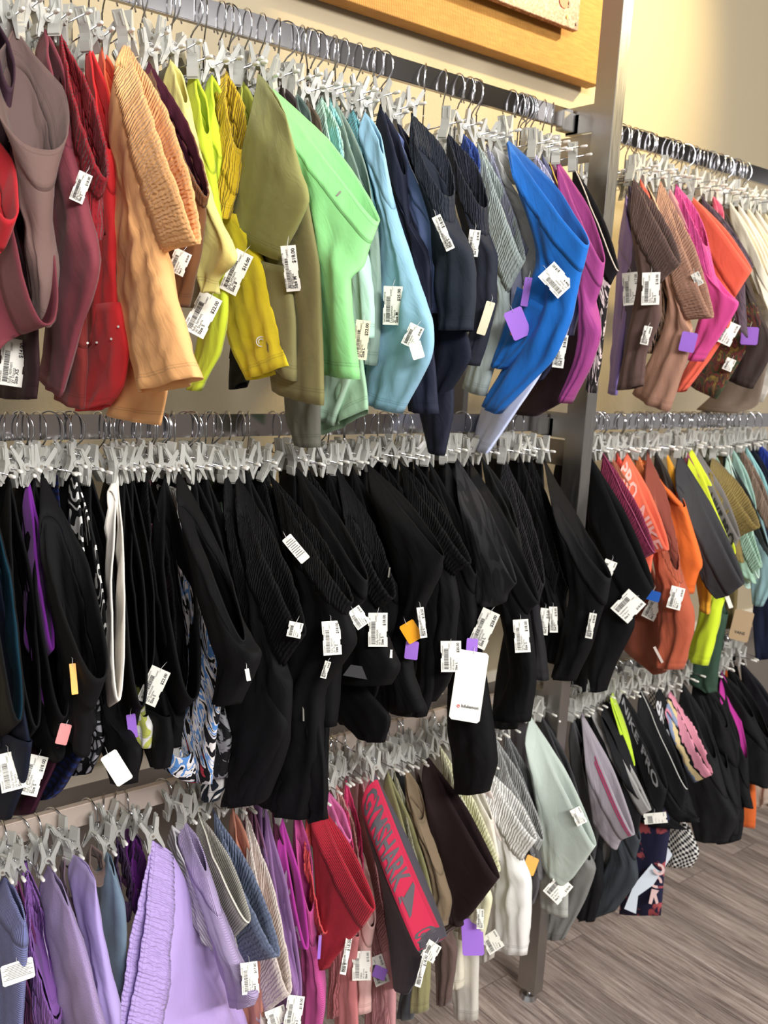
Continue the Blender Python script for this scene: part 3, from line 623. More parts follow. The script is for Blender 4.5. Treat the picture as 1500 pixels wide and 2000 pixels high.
G('TR', 'chocolate brown leggings with deep shadowed leg', 'leggings', (62, 52, 50), 'plain', [(1402, 390, 1450, 520), (1405, 440, 1480, 600), (1450, 600, 1510, 680), (1420, 740, 1470, 760)])
G('TR', 'jungle print shorts with bright flower patches', 'shorts', (90, 70, 60), 'jungle', [(1415, 500, 1478, 600), (1420, 560, 1485, 636), (1380, 650, 1460, 680), (1330, 740, 1400, 780)], hang=False, noband=True, pull=.03)
CRM = (232, 222, 198)
for k, (dsc, cc_) in enumerate([('cream shorts nearest the brown leggings', CRM), ('ivory leggings second of the pale pairs', (238, 230, 212)), ('pale cream tights third of the pale pairs', (236, 226, 196)), ('off white shorts fourth of the pale pairs', (228, 220, 204)), ('pale yellow cream shorts last before the frame edge', (236, 224, 184))]):
    x = 1424 + k * 17; y = 392 + k * 5
    G('TR', dsc, 'leggings' if 'legg' in dsc or 'tights' in dsc else 'shorts', cc_, 'plain', [(x, y, x + 78, y + 150), (x + 6, y + 50, x + 84, y + 190), (x + 50, y + 160, x + 110, y + 260)], w=.011)
G('TR', 'white embossed shorts leg low at the right frame edge', 'shorts', (214, 208, 198), 'camo', [(1470, 560, 1530, 600), (1465, 660, 1540, 680), (1430, 770, 1490, 786)], col2=(196, 190, 180), hang=False, noband=True)
G('TR', 'taupe leggings low behind the white embossed leg', 'leggings', (120, 104, 90), 'plain', [(1440, 660, 1500, 700), (1400, 760, 1480, 790), (1360, 800, 1440, 806)], hang=False, noband=True)

# ------------------------------------------------------------------ middle rail, left bay (mostly black)
def M(desc, cat, kind, rows, col=BLK, **k): G('M', desc, cat, col, kind, rows, **k)
M('black leggings with teal inner waistband at far left', 'leggings', 'plain', [(-24, 930, 38, 1408), (-34, 1000, 8, 1440), (-44, 1200, -6, 1470)], w=.013, inner=(24, 66, 84), pull=.03)
M('first plain black leggings with soft folded waist', 'leggings', 'plain', [(18, 930, 72, 1420), (6, 1010, 52, 1450), (-4, 1200, 40, 1480), (-10, 1420, 50, 1500)], w=.013)
M('black leggings with bright purple inner waistband', 'leggings', 'plain', [(54, 928, 104, 1268), (44, 1000, 84, 1300), (50, 1200, 96, 1400)], w=.006, inner=(118, 26, 152), col=(118, 26, 152), noband=False, pull=.03)
M('plain black leggings between purple lining and round waist', 'leggings', 'plain', [(66, 930, 126, 1400), (60, 1010, 110, 1440), (56, 1240, 118, 1480), (60, 1400, 110, 1490)], w=.016, pull=.03)
M('black leggings with round gaping waist over an orange tag', 'leggings', 'plain', [(82, 926, 196, 1326), (92, 1010, 176, 1386), (120, 1240, 170, 1400), (130, 1380, 166, 1480)], w=[.026, .022, .016], pull=.05, bow=.004)
M('black leggings with white handwriting print waistband', 'leggings', 'plain', [(147, 920, 206, 1275), (136, 960, 190, 1290), (150, 1200, 190, 1350)], band=(26, 26, 28), bandkind='script', w=.009)
M('black leggings sixth from the left with smooth panel', 'leggings', 'plain', [(176, 926, 214, 1190), (166, 980, 218, 1260), (186, 1260, 216, 1400), (196, 1440, 270, 1460), (230, 1520, 262, 1530)], w=.013)
M('black leggings with off-white inner waistband', 'leggings', 'plain', [(229, 926, 232, 1368), (214, 960, 214, 1380)], w=.009, inner=(228, 222, 212), col=(228, 222, 212), pull=.05, hang=True, bow=0.0)
M('black jersey shorts right of the off-white lining', 'shorts', 'plain', [(243, 926, 278, 1380), (233, 990, 262, 1400), (222, 1300, 262, 1420)], w=.014, pull=.02)
M('black leggings with narrow looped waist', 'leggings', 'plain', [(258, 920, 292, 1310), (250, 980, 280, 1330), (236, 1330, 268, 1400), (205, 1440, 272, 1480), (226, 1525, 256, 1530)], w=.014)
M('black frilled shorts with gathered elastic waist', 'shorts', 'ruched', [(286, 918, 338, 1280), (280, 980, 318, 1300), (300, 1290, 322, 1400)], w=.013, bandkind='ruched')
M('colour print tights showing as a thin pastel strip', 'leggings', 'blocks', [(303, 990, 316, 1140), (299, 1010, 312, 1160)], w=.008, hang=False)
M('black leggings with deep round waist loop', 'leggings', 'plain', [(322, 926, 378, 1366), (310, 1010, 350, 1396), (322, 1300, 352, 1420), (330, 1440, 346, 1460)], w=[.022, .020, .014], pull=.04)
M('blue white and red marbled leggings', 'leggings', 'marble', [(352, 1000, 436, 1290), (348, 1080, 428, 1320), (376, 1300, 424, 1400), (350, 1420, 420, 1430), (345, 1500, 412, 1532)], w=.014, pull=.045)
M('leopard print leggings in grey and black', 'leggings', 'leopard', [(312, 1340, 328, 1400), (306, 1380, 330, 1440), (312, 1480, 338, 1510)], col=(28, 28, 30), col2=(170, 178, 182), hang=False, noband=True)
M('black white and yellow striped shorts leg', 'shorts', 'script', [(262, 1360, 284, 1400), (258, 1400, 292, 1420), (272, 1440, 290, 1462)], col=(190, 196, 96), hang=False, noband=True, pull=.03)
M('grey pebble print leggings with black hem', 'leggings', 'leopard', [(170, 1400, 200, 1440), (150, 1450, 196, 1460), (132, 1506, 170, 1512)], col=(22, 22, 24), col2=(150, 150, 158), hang=False, noband=True, pull=.02)
M('royal blue striated leggings leg hanging lower left', 'leggings', 'zebra', [(130, 1380, 172, 1420), (112, 1440, 168, 1460), (80, 1520, 120, 1540), (66, 1555, 96, 1560)], col=(22, 34, 84), col2=(18, 20, 44), hang=False, noband=True, pull=.04)
M('dark burgundy shorts leg at lower left', 'shorts', 'heather', [(66, 1440, 112, 1460), (40, 1480, 104, 1500), (10, 1580, 60, 1590)], col=(58, 22, 40), hang=False, noband=True, pull=.02)
M('deep navy leggings leg at the lower left corner', 'leggings', 'plain', [(-20, 1430, 60, 1450), (-30, 1500, 50, 1520), (-40, 1590, 20, 1600)], col=(24, 30, 46), hang=False, noband=True)
M('black glitter dotted leggings crumpled leg', 'leggings', 'floral', [(402, 1370, 436, 1390), (404, 1430, 448, 1440), (414, 1510, 440, 1520)], col=(30, 30, 32), col2=(150, 150, 155), hang=False, noband=True, pull=.03)
M('sage green and white sports shorts leg', 'shorts', 'plain', [(438, 1330, 470, 1340), (434, 1360, 472, 1380), (440, 1415, 460, 1420)], col=(94, 118, 98), hang=False, noband=True, pull=.02)
M('dark blue glossy shorts leg under the glitter leggings', 'shorts', 'script', [(400, 1500, 436, 1505), (396, 1530, 434, 1540), (398, 1560, 420, 1565)], col=(30, 40, 52), hang=False, noband=True, pull=.02)
M('large smooth black leggings panel with stitched cuff', 'leggings', 'plain', [(348, 922, 476, 1250), (352, 990, 476, 1262), (400, 1200, 500, 1275), (430, 1290, 496, 1300), (424, 1370, 460, 1376)], w=[.012, .016, .02, .018], pull=.065, bow=.010)
M('black leggings behind the large smooth panel', 'leggings', 'plain', [(378, 924, 440, 1150), (372, 980, 450, 1200), (420, 1250, 470, 1330)], w=.012)
M('black soft tights tenth along with two folds', 'leggings', 'plain', [(400, 922, 478, 1200), (402, 980, 470, 1240)], w=.010)
M('black shorts with chunky gathered waist loop', 'shorts', 'ruched', [(440, 924, 522, 1228), (446, 1000, 500, 1260), (470, 1240, 520, 1310), (452, 1400, 560, 1420), (446, 1560, 500, 1572)], w=[.017, .014, .018, .02], bandkind='ruched', pull=.04)
M('black shorts with ribbed cuff-like waistband', 'shorts', 'ruched', [(462, 926, 594, 1240), (470, 1010, 554, 1300), (500, 1290, 566, 1340), (480, 1420, 560, 1450), (450, 1480, 520, 1560), (444, 1568, 486, 1574)], w=[.015, .015, .018, .02], bandkind='ruched', pull=.06, amp=.007)
M('slim black leggings with pointed waist corner', 'leggings', 'plain', [(480, 916, 568, 1196), (484, 990, 548, 1230), (530, 1240, 548, 1300), (520, 1400, 590, 1450), (500, 1560, 560, 1590)], w=.012, pull=.01)
M('black running shorts with gathered front and long waist', 'shorts', 'ruched_all', [(508, 912, 600, 1170), (506, 990, 592, 1230), (556, 1240, 600, 1330)], w=.014, bandkind='ruched', folds=4)
M('black zip pocket leggings with curved hem', 'leggings', 'plain', [(526, 926, 688, 1176), (560, 1060, 676, 1200), (586, 1170, 690, 1260), (560, 1330, 628, 1350), (534, 1450, 624, 1480), (536, 1575, 600, 1600)], w=[.013, .016, .02, .022], pull=.05, bandkind='ruched', amp=.007,
  legs=[{'r': [(560, 1350, 620, 1360), (576, 1470, 634, 1500), (610, 1602, 634, 1600)], 'pull': .05}])
M('smooth black bike shorts with sharp waist corner', 'shorts', 'plain', [(576, 908, 716, 1132), (600, 1010, 712, 1170), (622, 1090, 690, 1200), (610, 1240, 660, 1300), (600, 1400, 650, 1420)], w=[.014, .014, .018], pull=.045)
M('black gathered running shorts behind the bike shorts', 'shorts', 'ruched', [(600, 916, 660, 1060), (612, 980, 668, 1120)], w=.012, bandkind='ruched')
M('black knit leggings with folded over waist', 'leggings', 'plain', [(638, 914, 722, 1098), (650, 980, 716, 1130), (690, 1130, 726, 1210)], w=.014, pull=.02)
M('black shorts with thick round gathered waist', 'shorts', 'ruched', [(656, 912, 768, 1168), (680, 1010, 740, 1190), (690, 1180, 740, 1230), (668, 1290, 776, 1300), (668, 1330, 760, 1338)], w=[.018, .018, .022, .02], bandkind='ruched', pull=.05,
  legs=[{'r': [(640, 1300, 690, 1320), (640, 1380, 760, 1400), (700, 1440, 750, 1450)], 'pull': .03}])
M('black trail shorts with toggle cord', 'shorts', 'plain', [(688, 912, 780, 1142), (700, 1000, 776, 1180), (740, 1180, 782, 1260), (752, 1380, 800, 1400)], w=.014, pull=.02)
M('large smooth black shorts with pointed corner', 'shorts', 'plain', [(716, 904, 866, 1086), (726, 960, 864, 1096), (770, 1100, 858, 1120), (790, 1180, 822, 1190), (760, 1260, 800, 1300), (770, 1385, 830, 1390)], w=[.012, .014, .018], pull=.05, noband=True, amp=.003)
M('black leggings with soft round waist and dark pleats', 'leggings', 'ruched', [(744, 900, 832, 1080), (756, 960, 868, 1130), (800, 1130, 860, 1180), (820, 1300, 850, 1340), (780, 1390, 830, 1400)], w=.014, bandkind='ruched')
M('black gathered shorts with deep front cuff', 'shorts', 'ruched', [(778, 898, 918, 1100), (800, 980, 886, 1124), (850, 1130, 894, 1180), (830, 1300, 880, 1320), (800, 1360, 850, 1370)], w=.014, bandkind='ruched', pull=.03)
M('plain black tights with narrow pleats under the ice blue leg', 'leggings', 'plain', [(808, 900, 890, 1070), (816, 950, 896, 1110)], w=.012)
M('long black leggings reaching lowest beside the white card', 'leggings', 'plain', [(836, 896, 930, 1120), (850, 980, 926, 1160), (880, 1200, 936, 1260), (878, 1400, 960, 1420), (888, 1480, 966, 1490), (894, 1543, 948, 1548)], w=[.012, .014, .02, .026, .026, .024], pull=.01, amp=.005)
M('black leggings with faint camouflage panel', 'leggings', 'camo', [(888, 888, 1008, 1140), (896, 960, 992, 1160), (920, 1100, 986, 1176), (930, 1170, 962, 1186)], col=(30, 30, 32), col2=(44, 44, 46), w=[.012, .014, .016], pull=.05, noband=True, amp=.003)
M('black leggings with round waist fold below camouflage panel', 'leggings', 'plain', [(868, 890, 960, 1210), (876, 980, 936, 1250), (880, 1210, 920, 1290), (866, 1290, 884, 1300)], w=[.015, .018, .018], pull=.03)
M('charcoal black tights with long straight waist strip', 'leggings', 'plain', [(914, 896, 1052, 1176), (930, 980, 1030, 1200), (980, 1190, 1040, 1260), (1000, 1320, 1040, 1330), (960, 1400, 1030, 1410)], w=[.013, .015, .02], pull=.045)
M('black tights with fine ribbing', 'leggings', 'rib', [(940, 892, 1010, 1030), (950, 950, 1020, 1080)], col=(31, 32, 33))
M('dark grey black shorts with scrunched waist', 'shorts', 'ruched', [(984, 890, 1062, 1140), (980, 960, 1052, 1180), (1030, 1190, 1060, 1260), (1040, 1310, 1066, 1330)], w=.014, bandkind='ruched', pull=.015, col=(36, 35, 38))
M('black shorts with ruffled elastic edge', 'shorts', 'ruched', [(1014, 888, 1090, 1120), (1020, 960, 1084, 1160), (1060, 1180, 1104, 1230)], w=.012, bandkind='ruched')
M('black drawcord shorts near the post', 'shorts', 'ruched', [(1034, 886, 1110, 1146), (1044, 980, 1104, 1170), (1066, 1160, 1108, 1230), (1060, 1280, 1100, 1300)], w=.012, bandkind='ruched', pull=.01)
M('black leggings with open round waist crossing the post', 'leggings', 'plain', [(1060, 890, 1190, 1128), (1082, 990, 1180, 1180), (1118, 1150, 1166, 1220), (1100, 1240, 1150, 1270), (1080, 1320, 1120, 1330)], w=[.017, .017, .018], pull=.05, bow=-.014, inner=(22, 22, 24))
M('black woven shorts reaching past the post', 'shorts', 'ruched', [(1152, 888, 1276, 1148), (1150, 1010, 1240, 1200), (1156, 1170, 1236, 1230), (1150, 1300, 1200, 1300), (1158, 1345, 1180, 1350)], w=[.016, .02, .022], bandkind='plain', pull=.0)
M('last black leggings partly hidden behind the post', 'leggings', 'plain', [(1112, 888, 1160, 1010), (1114, 960, 1162, 1060), (1130, 1180, 1165, 1200), (1090, 1360, 1140, 1380)], w=.010, yy=(.03, -.05))
M('extra long black shorts hem over the white clips', 'shorts', 'plain', [(990, 1200, 1050, 1240), (970, 1320, 1030, 1340), (960, 1420, 1010, 1424)], hang=False, noband=True, pull=.02)
M('black leggings hem hanging over the bottom rail', 'leggings', 'plain', [(690, 1250, 750, 1280), (700, 1360, 760, 1380), (706, 1440, 750, 1446)], hang=False, noband=True)
M('black track shorts with hem below the orange tag', 'shorts', 'plain', [(780, 1200, 830, 1230), (770, 1300, 812, 1310), (752, 1372, 802, 1392)], hang=False, noband=True, pull=.03, col=(34, 34, 36))
M('black compression leggings with one straight long leg', 'leggings', 'plain', [(588, 1280, 640, 1300), (590, 1400, 640, 1420), (600, 1590, 632, 1602)], hang=False, noband=True, pull=.02)
M('black wide leg shorts in shadow behind the zip leggings', 'shorts', 'plain', [(640, 1220, 700, 1240), (640, 1330, 740, 1340), (636, 1400, 700, 1420)], hang=False, noband=True, pull=0)

# ------------------------------------------------------------------ middle rail, right bay
G('MR', 'plum and magenta shorts just right of the post', 'shorts', (128, 28, 66), 'ruched', [(1178, 885, 1278, 1078), (1172, 960, 1248, 1100), (1200, 1080, 1250, 1160)], bandkind='ruched', w=.012, trim=(150, 60, 100), pull=.01)
G('MR', 'burnt sienna tights between plum and coral', 'leggings', (152, 82, 58), 'plain', [(1192, 888, 1262, 1040), (1190, 940, 1262, 1080)], w=.010)
G('MR', 'red orange gathered running shorts', 'shorts', (240, 70, 52), 'ruched', [(1205, 885, 1276, 1062), (1202, 930, 1262, 1090)], bandkind='ruched', w=.011)
G('MR', 'coral leggings with large pale lettering on the waistband', 'leggings', (238, 98, 68), 'plain', [(1223, 884, 1305, 1074), (1213, 930, 1276, 1082), (1228, 1090, 1266, 1140)], w=.011, pull=.03)
G('MR', 'tangerine gathered shorts', 'shorts', (230, 120, 56), 'ruched', [(1244, 884, 1290, 1010), (1240, 930, 1286, 1050)], bandkind='ruched', w=.011)
G('MR', 'rust brown shorts with open gathered waist', 'shorts', (184, 84, 54), 'ruched', [(1264, 882, 1322, 1112), (1262, 980, 1330, 1140), (1284, 1120, 1352, 1190), (1290, 1200, 1350, 1240), (1284, 1300, 1328, 1308)], bandkind='ruched', w=[.017, .018, .02, .022], pull=.05, inner=(130, 58, 44), amp=.008)
G('MR', 'terracotta brown shorts leg with pale side marking', 'shorts', (152, 76, 54), 'plain', [(1236, 1100, 1290, 1150), (1228, 1180, 1300, 1210), (1214, 1262, 1300, 1260), (1276, 1318, 1300, 1310)], hang=False, noband=True, pull=.02)
G('MR', 'bright orange shorts with angular corner', 'shorts', (244, 108, 34), 'plain', [(1296, 950, 1336, 990), (1300, 1010, 1369, 1098), (1312, 1080, 1362, 1120), (1330, 1150, 1350, 1160)], w=.014, noband=True, pull=.04, hang=False, amp=.003)
G('MR', 'dark olive brown leggings behind the rust shorts', 'leggings', (52, 46, 42), 'plain', [(1280, 880, 1322, 1000), (1276, 930, 1330, 1060)], w=.011)
G('MR', 'golden mustard shorts with thin waistband strip', 'shorts', (232, 158, 28), 'plain', [(1300, 880, 1378, 1090), (1312, 960, 1374, 1110), (1356, 1100, 1388, 1150), (1368, 1180, 1384, 1200)], w=.010, pull=.01)
G('MR', 'charcoal leggings with very wide flat waistband', 'leggings', (60, 60, 63), 'plain', [(1325, 884, 1453, 1140), (1322, 950, 1420, 1164), (1370, 1120, 1400, 1170)], w=[.013, .012, .010], pull=.05, amp=.002)
G('MR', 'pink and beige lined tights left of the neon band', 'leggings', (150, 70, 96), 'plain', [(1338, 876, 1400, 1010), (1334, 920, 1392, 1040)], w=.009)
G('MR', 'black shorts with neon yellow waistband', 'shorts', (30, 30, 32), 'plain', [(1348, 872, 1436, 1080), (1342, 920, 1428, 1096)], band=(216, 232, 40), w=.010, pull=.02)
G('MR', 'neon yellow green shorts in crinkled nylon', 'shorts', (206, 232, 34), 'plain', [(1388, 1118, 1418, 1158), (1378, 1160, 1402, 1190), (1364, 1220, 1394, 1230), (1344, 1280, 1376, 1300)], w=.02, noband=True, pull=.05, hang=False, amp=.008)
G('MR', 'black leggings with grey lettered waistband', 'leggings', (26, 26, 28), 'plain', [(1362, 880, 1444, 1050), (1352, 940, 1430, 1080), (1400, 1080, 1440, 1110)], band=(116, 112, 108), w=.012, pull=.03, amp=.002)
G('MR', 'olive grey tights behind the lettered waistband', 'leggings', (88, 88, 70), 'plain', [(1378, 880, 1440, 1030), (1376, 930, 1442, 1070)], w=.010)
G('MR', 'khaki gold crinkled shorts with scrunched waist', 'shorts', (134, 114, 56), 'ruched_all', [(1392, 892, 1482, 1030), (1390, 930, 1440, 1052), (1414, 1040, 1450, 1100)], bandkind='ruched', w=.016, pull=.05, folds=4)
G('MR', 'mint green shorts with checked elastic waist', 'shorts', (150, 190, 164), 'ruched', [(1392, 878, 1488, 1106), (1404, 960, 1470, 1120), (1430, 1100, 1476, 1140)], bandkind='ruched', w=.011, pull=.01)
G('MR', 'pale grey mint shorts with white edged waist', 'shorts', (170, 200, 186), 'plain', [(1420, 880, 1482, 1128), (1410, 980, 1460, 1140), (1430, 1100, 1464, 1150)], w=.013, trim=(220, 235, 225), pull=.03)
G('MR', 'dark green black leggings with broad panel', 'leggings', (44, 50, 50), 'plain', [(1412, 878, 1500, 1070), (1412, 930, 1510, 1100)], w=.012)
G('MR', 'seafoam tights thin pale strip', 'leggings', (156, 196, 182), 'plain', [(1430, 874, 1476, 990), (1430, 910, 1480, 1040)], w=.009)
G('MR', 'taupe brown gathered shorts near the frame edge', 'shorts', (142, 118, 100), 'ruched', [(1446, 872, 1510, 1010), (1448, 920, 1508, 1050)], bandkind='ruched', w=.011)
G('MR', 'sky aqua shorts right of the taupe pair', 'shorts', (150, 208, 210), 'plain', [(1456, 870, 1512, 1000), (1458, 900, 1520, 1040)], w=.010)
G('MR', 'black navy tights before the royal blue shorts', 'leggings', (26, 30, 42), 'plain', [(1466, 868, 1520, 980), (1468, 910, 1530, 1030)], w=.010)
G('MR', 'royal blue shorts at the right frame edge', 'shorts', (22, 52, 160), 'ruched', [(1482, 866, 1530, 940), (1480, 900, 1540, 1000)], bandkind='ruched', w=.012)
G('MR', 'pale aqua leg hanging beside the kraft tag', 'shorts', (136, 176, 182), 'plain', [(1470, 1060, 1510, 1080), (1466, 1130, 1510, 1140), (1470, 1180, 1490, 1184)], hang=False, noband=True)
G('MR', 'khaki brown leg behind the kraft tag', 'shorts', (104, 88, 48), 'plain', [(1420, 1130, 1440, 1140), (1402, 1190, 1436, 1200), (1404, 1225, 1430, 1228)], hang=False, noband=True, pull=.01)
G('MR', 'forest green leggings leg hanging lowest', 'leggings', (52, 76, 62), 'plain', [(1376, 1180, 1420, 1200), (1352, 1270, 1404, 1290), (1340, 1330, 1400, 1330), (1382, 1350, 1396, 1352)], hang=False, noband=True, pull=.01, w=.018)
G('MR', 'deep navy shorts bottom at the right frame edge', 'shorts', (30, 38, 64), 'plain', [(1480, 1100, 1530, 1140), (1470, 1200, 1530, 1210), (1476, 1290, 1530, 1280)], hang=False, noband=True)

# ------------------------------------------------------------------ bottom rail, left bay
G('B', 'periwinkle blue ribbed leggings at the far left', 'leggings', (116, 122, 180), 'rib', [(8, 1712, 48, 1800), (-12, 1750, 50, 1850), (-24, 1870, 42, 1990), (-24, 2060, 42, 2060)], w=[.004,.012], pull=.02, amp=.003)
G('B', 'dark magenta gathered shorts', 'shorts', (104, 34, 92), 'ruched_all', [(30, 1705, 70, 1960), (26, 1760, 74, 2020), (40, 2040, 80, 2060)], bandkind='ruched', w=.012, folds=4)
G('B', 'purple shorts with twisted elastic waist strands', 'shorts', (134, 84, 168), 'ruched_all', [(52, 1702, 112, 1990), (58, 1770, 112, 2040), (70, 2020, 112, 2060)], bandkind='ruched', w=.015, pull=.01, folds=5, hang=False)
G('B', 'heathered lavender leggings with faint letters down the leg', 'leggings', (158, 136, 186), 'heather', [(94, 1690, 134, 1770), (80, 1730, 162, 1860), (100, 1850, 186, 1960), (112, 1960, 205, 2030), (120, 2060, 215, 2080)], w=[.003,.013], pull=.03, noband=True, amp=.004, ns=28)
G('B', 'plum tweed shorts corner behind the lavender pairs', 'shorts', (112, 90, 104), 'heather', [(126, 1665, 142, 1750), (120, 1690, 148, 1790)], hang=False)
G('B', 'soft lilac leggings with curved side seam', 'leggings', (176, 156, 220), 'plain', [(140, 1668, 186, 1720), (136, 1700, 192, 1800), (160, 1810, 212, 1910), (186, 1900, 228, 1990), (196, 2060, 232, 2070)], w=[.003,.013], pull=.02, noband=True, ns=28)
G('B', 'brown knitted shorts corner under the clips', 'shorts', (104, 84, 78), 'heather', [(178, 1650, 192, 1700), (174, 1670, 196, 1730)], hang=False)
G('B', 'slate blue leggings with stitched side curve', 'leggings', (106, 128, 148), 'plain', [(206, 1660, 224, 1710), (192, 1700, 242, 1780), (200, 1830, 244, 1880), (214, 1900, 240, 1960), (222, 2030, 240, 2040)], w=[.003,.012], pull=.02, noband=True)
G('B', 'dark aubergine gathered shorts strip', 'shorts', (62, 42, 72), 'ruched', [(228, 1636, 250, 1760), (226, 1680, 250, 1800)], bandkind='ruched')
G('B', 'vivid purple gathered shorts', 'shorts', (98, 24, 122), 'ruched_all', [(262, 1632, 276, 1740), (244, 1690, 270, 1790)], bandkind='ruched', w=.012, hang=False)
G('B', 'light lavender skirt-like shorts with wide gathered waist', 'shorts', (184, 158, 224), 'ruched', [(297, 1642, 232, 2040), (332, 1664, 302, 2060), (366, 1730, 352, 2090), (420, 1850, 400, 2110), (462, 1960, 455, 2120), (476, 2010, 470, 2120)], yy=(-.14, -.24), w=[.010, .012, .016, .018, .016, .012], bandkind='ruched', ns=36, amp=.007, bow=0)
G('B', 'white and grey fine striped shorts', 'shorts', (206, 202, 206), 'stripe', [(336, 1612, 376, 1700), (330, 1650, 412, 1790), (380, 1790, 425, 1860)], w=.012, col2=(160, 160, 164), hang=False)
G('B', 'lilac ribbed shorts with folded waist loop', 'shorts', (178, 158, 204), 'rib', [(360, 1602, 402, 1700), (352, 1640, 430, 1790), (400, 1760, 470, 1900), (424, 1860, 499, 1944), (456, 1960, 490, 1966)], w=[.006,.012,.016], pull=.03, ns=28, amp=.003)
G('B', 'crinkled grey cream shorts with pale edging', 'shorts', (172, 168, 158), 'ruched', [(388, 1588, 486, 1800), (386, 1640, 448, 1842), (430, 1800, 458, 1860)], w=.013, bandkind='rib', trim=(232, 228, 214), pull=.02)
G('B', 'slate blue gathered shorts with broad waistband', 'shorts', (104, 116, 144), 'ruched', [(416, 1580, 544, 1866), (430, 1700, 470, 1884), (440, 1860, 500, 1900)], w=.014, bandkind='ruched', pull=.02)
G('B', 'terracotta shorts with hanging cords', 'shorts', (196, 128, 104), 'plain', [(455, 1578, 484, 1700), (450, 1620, 508, 1850), (470, 1900, 512, 1960), (474, 2020, 512, 2030)])
G('B', 'cream blush gathered shorts with ruffled waist loop', 'shorts', (222, 208, 198), 'ruched', [(478, 1580, 566, 1940), (488, 1700, 520, 1978), (500, 1960, 530, 2010)], w=.014, bandkind='ruched', pull=.02)
G('B', 'mauve strip leggings behind the cream loop', 'leggings', (126, 76, 106), 'plain', [(495, 1578, 542, 1850), (500, 1640, 534, 1880)], w=.010, hang=False)
G('B', 'dusty purple leggings with long curved waistband', 'leggings', (142, 102, 158), 'plain', [(517, 1575, 586, 1952), (520, 1700, 560, 1970), (530, 1960, 560, 2020)], w=.012, pull=.02, hang=False)
G('B', 'dark burgundy shorts behind the purple band', 'shorts', (74, 24, 50), 'ruched', [(530, 1578, 582, 1840), (540, 1640, 580, 1900), (556, 1920, 592, 1950)], w=.012, bandkind='plain')
G('B', 'magenta shorts with white letters on the waistband', 'shorts', (182, 46, 158), 'plain', [(549, 1590, 600, 1854), (546, 1640, 578, 1850)], w=.010, pull=.02, amp=.002)
G('B', 'orchid pink ribbed shorts', 'shorts', (214, 78, 158), 'rib', [(576, 1560, 606, 1780), (578, 1640, 612, 1850), (590, 1850, 632, 1960), (596, 2020, 620, 2040)], w=.013, pull=.01)
G('B', 'coral red frilled shorts with looped waist', 'shorts', (230, 76, 80), 'ruched', [(600, 1578, 636, 1822), (600, 1650, 628, 1830)], w=.014, bandkind='ruched', pull=.03)
G('B', 'crimson ribbed seamless shorts', 'shorts', (192, 18, 44), 'rib', [(624, 1570, 730, 1776), (610, 1600, 706, 1812), (618, 1700, 676, 1844), (630, 1880, 636, 1894)], w=.013, pull=.05, amp=.0025, ns=34)
G('B', 'pink shorts strip with a white letter', 'shorts', (216, 100, 162), 'plain', [(640, 1545, 684, 1640), (632, 1580, 676, 1660)], w=.009, pull=.02)
G('B', 'dusty pink gathered running shorts', 'shorts', (198, 138, 132), 'ruched', [(655, 1528, 697, 1700), (650, 1570, 694, 1730)], w=.011, bandkind='ruched')
G('B', 'hot raspberry pink gathered shorts', 'shorts', (238, 56, 118), 'ruched', [(675, 1518, 706, 1726), (676, 1570, 704, 1740)], w=.010, bandkind='ruched', pull=.01)
G('B', 'rose pink pull-on shorts with long ruffled waist', 'shorts', (196, 130, 134), 'ruched_all', [(704, 1510, 762, 1850), (700, 1580, 748, 1872), (716, 1860, 760, 1960), (712, 2020, 770, 2030)], w=.009, bandkind='ruched', pull=-.03)
G('B', 'pale pink drawstring shorts with open waist', 'shorts', (226, 178, 172), 'plain', [(690, 1640, 728, 1810), (686, 1700, 722, 1850), (690, 1860, 722, 1900), (694, 1970, 716, 1980)], w=.014, hang=False, pull=.02)
G('B', 'salmon pink leggings leg at the bottom', 'leggings', (204, 118, 120), 'plain', [(660, 1800, 700, 1830), (664, 1880, 694, 1900), (650, 2060, 700, 2060)], hang=False, noband=True, pull=.02)
G('B', 'dusty coral gathered leg beside the orchid ribbed pair', 'shorts', (184, 100, 106), 'ruched_all', [(640, 1820, 672, 1850), (644, 1900, 668, 1920), (640, 1985, 662, 1985)], hang=False, noband=True)
G('B', 'light rose leggings leg at bottom centre', 'leggings', (206, 146, 150), 'plain', [(716, 1800, 762, 1840), (722, 1900, 772, 1940), (712, 2060, 770, 2060)], hang=False, noband=True)
G('B', 'black shorts with crimson waistband in bold grey letters', 'shorts', (70, 71, 78), 'plain', [(731, 1506, 871, 1830), (706, 1576, 818, 1856), (744, 1716, 828, 1864), (758, 1820, 832, 1880), (770, 1925, 800, 1938)], band=(198, 28, 66), bandkind='plain', inner=(70, 66, 74), w=[.008, .008, .012, .012], yy=(-.15, -.34), bow=.002, amp=.001, ns=32)
G('B', 'dark slate leggings leg under the crimson band', 'leggings', (66, 70, 76), 'plain', [(780, 1840, 830, 1870), (790, 1900, 812, 1930), (776, 1985, 806, 1990)], hang=False, noband=True)
G('B', 'moss olive tights with faint stripe', 'leggings', (144, 140, 94), 'plain', [(757, 1505, 844, 1770), (752, 1560, 820, 1800), (806, 1850, 838, 1880), (806, 1970, 834, 1975)], w=.012)
G('B', 'grey green gathered shorts behind the moss tights', 'shorts', (150, 146, 120), 'ruched', [(768, 1500, 850, 1790), (776, 1600, 844, 1800)], w=.009, bandkind='ruched')
G('B', 'khaki tan leggings with folded waist point', 'leggings', (134, 114, 88), 'plain', [(790, 1496, 822, 1600), (798, 1560, 862, 1710), (836, 1700, 878, 1765), (850, 1790, 866, 1810)], w=.014, pull=.02)
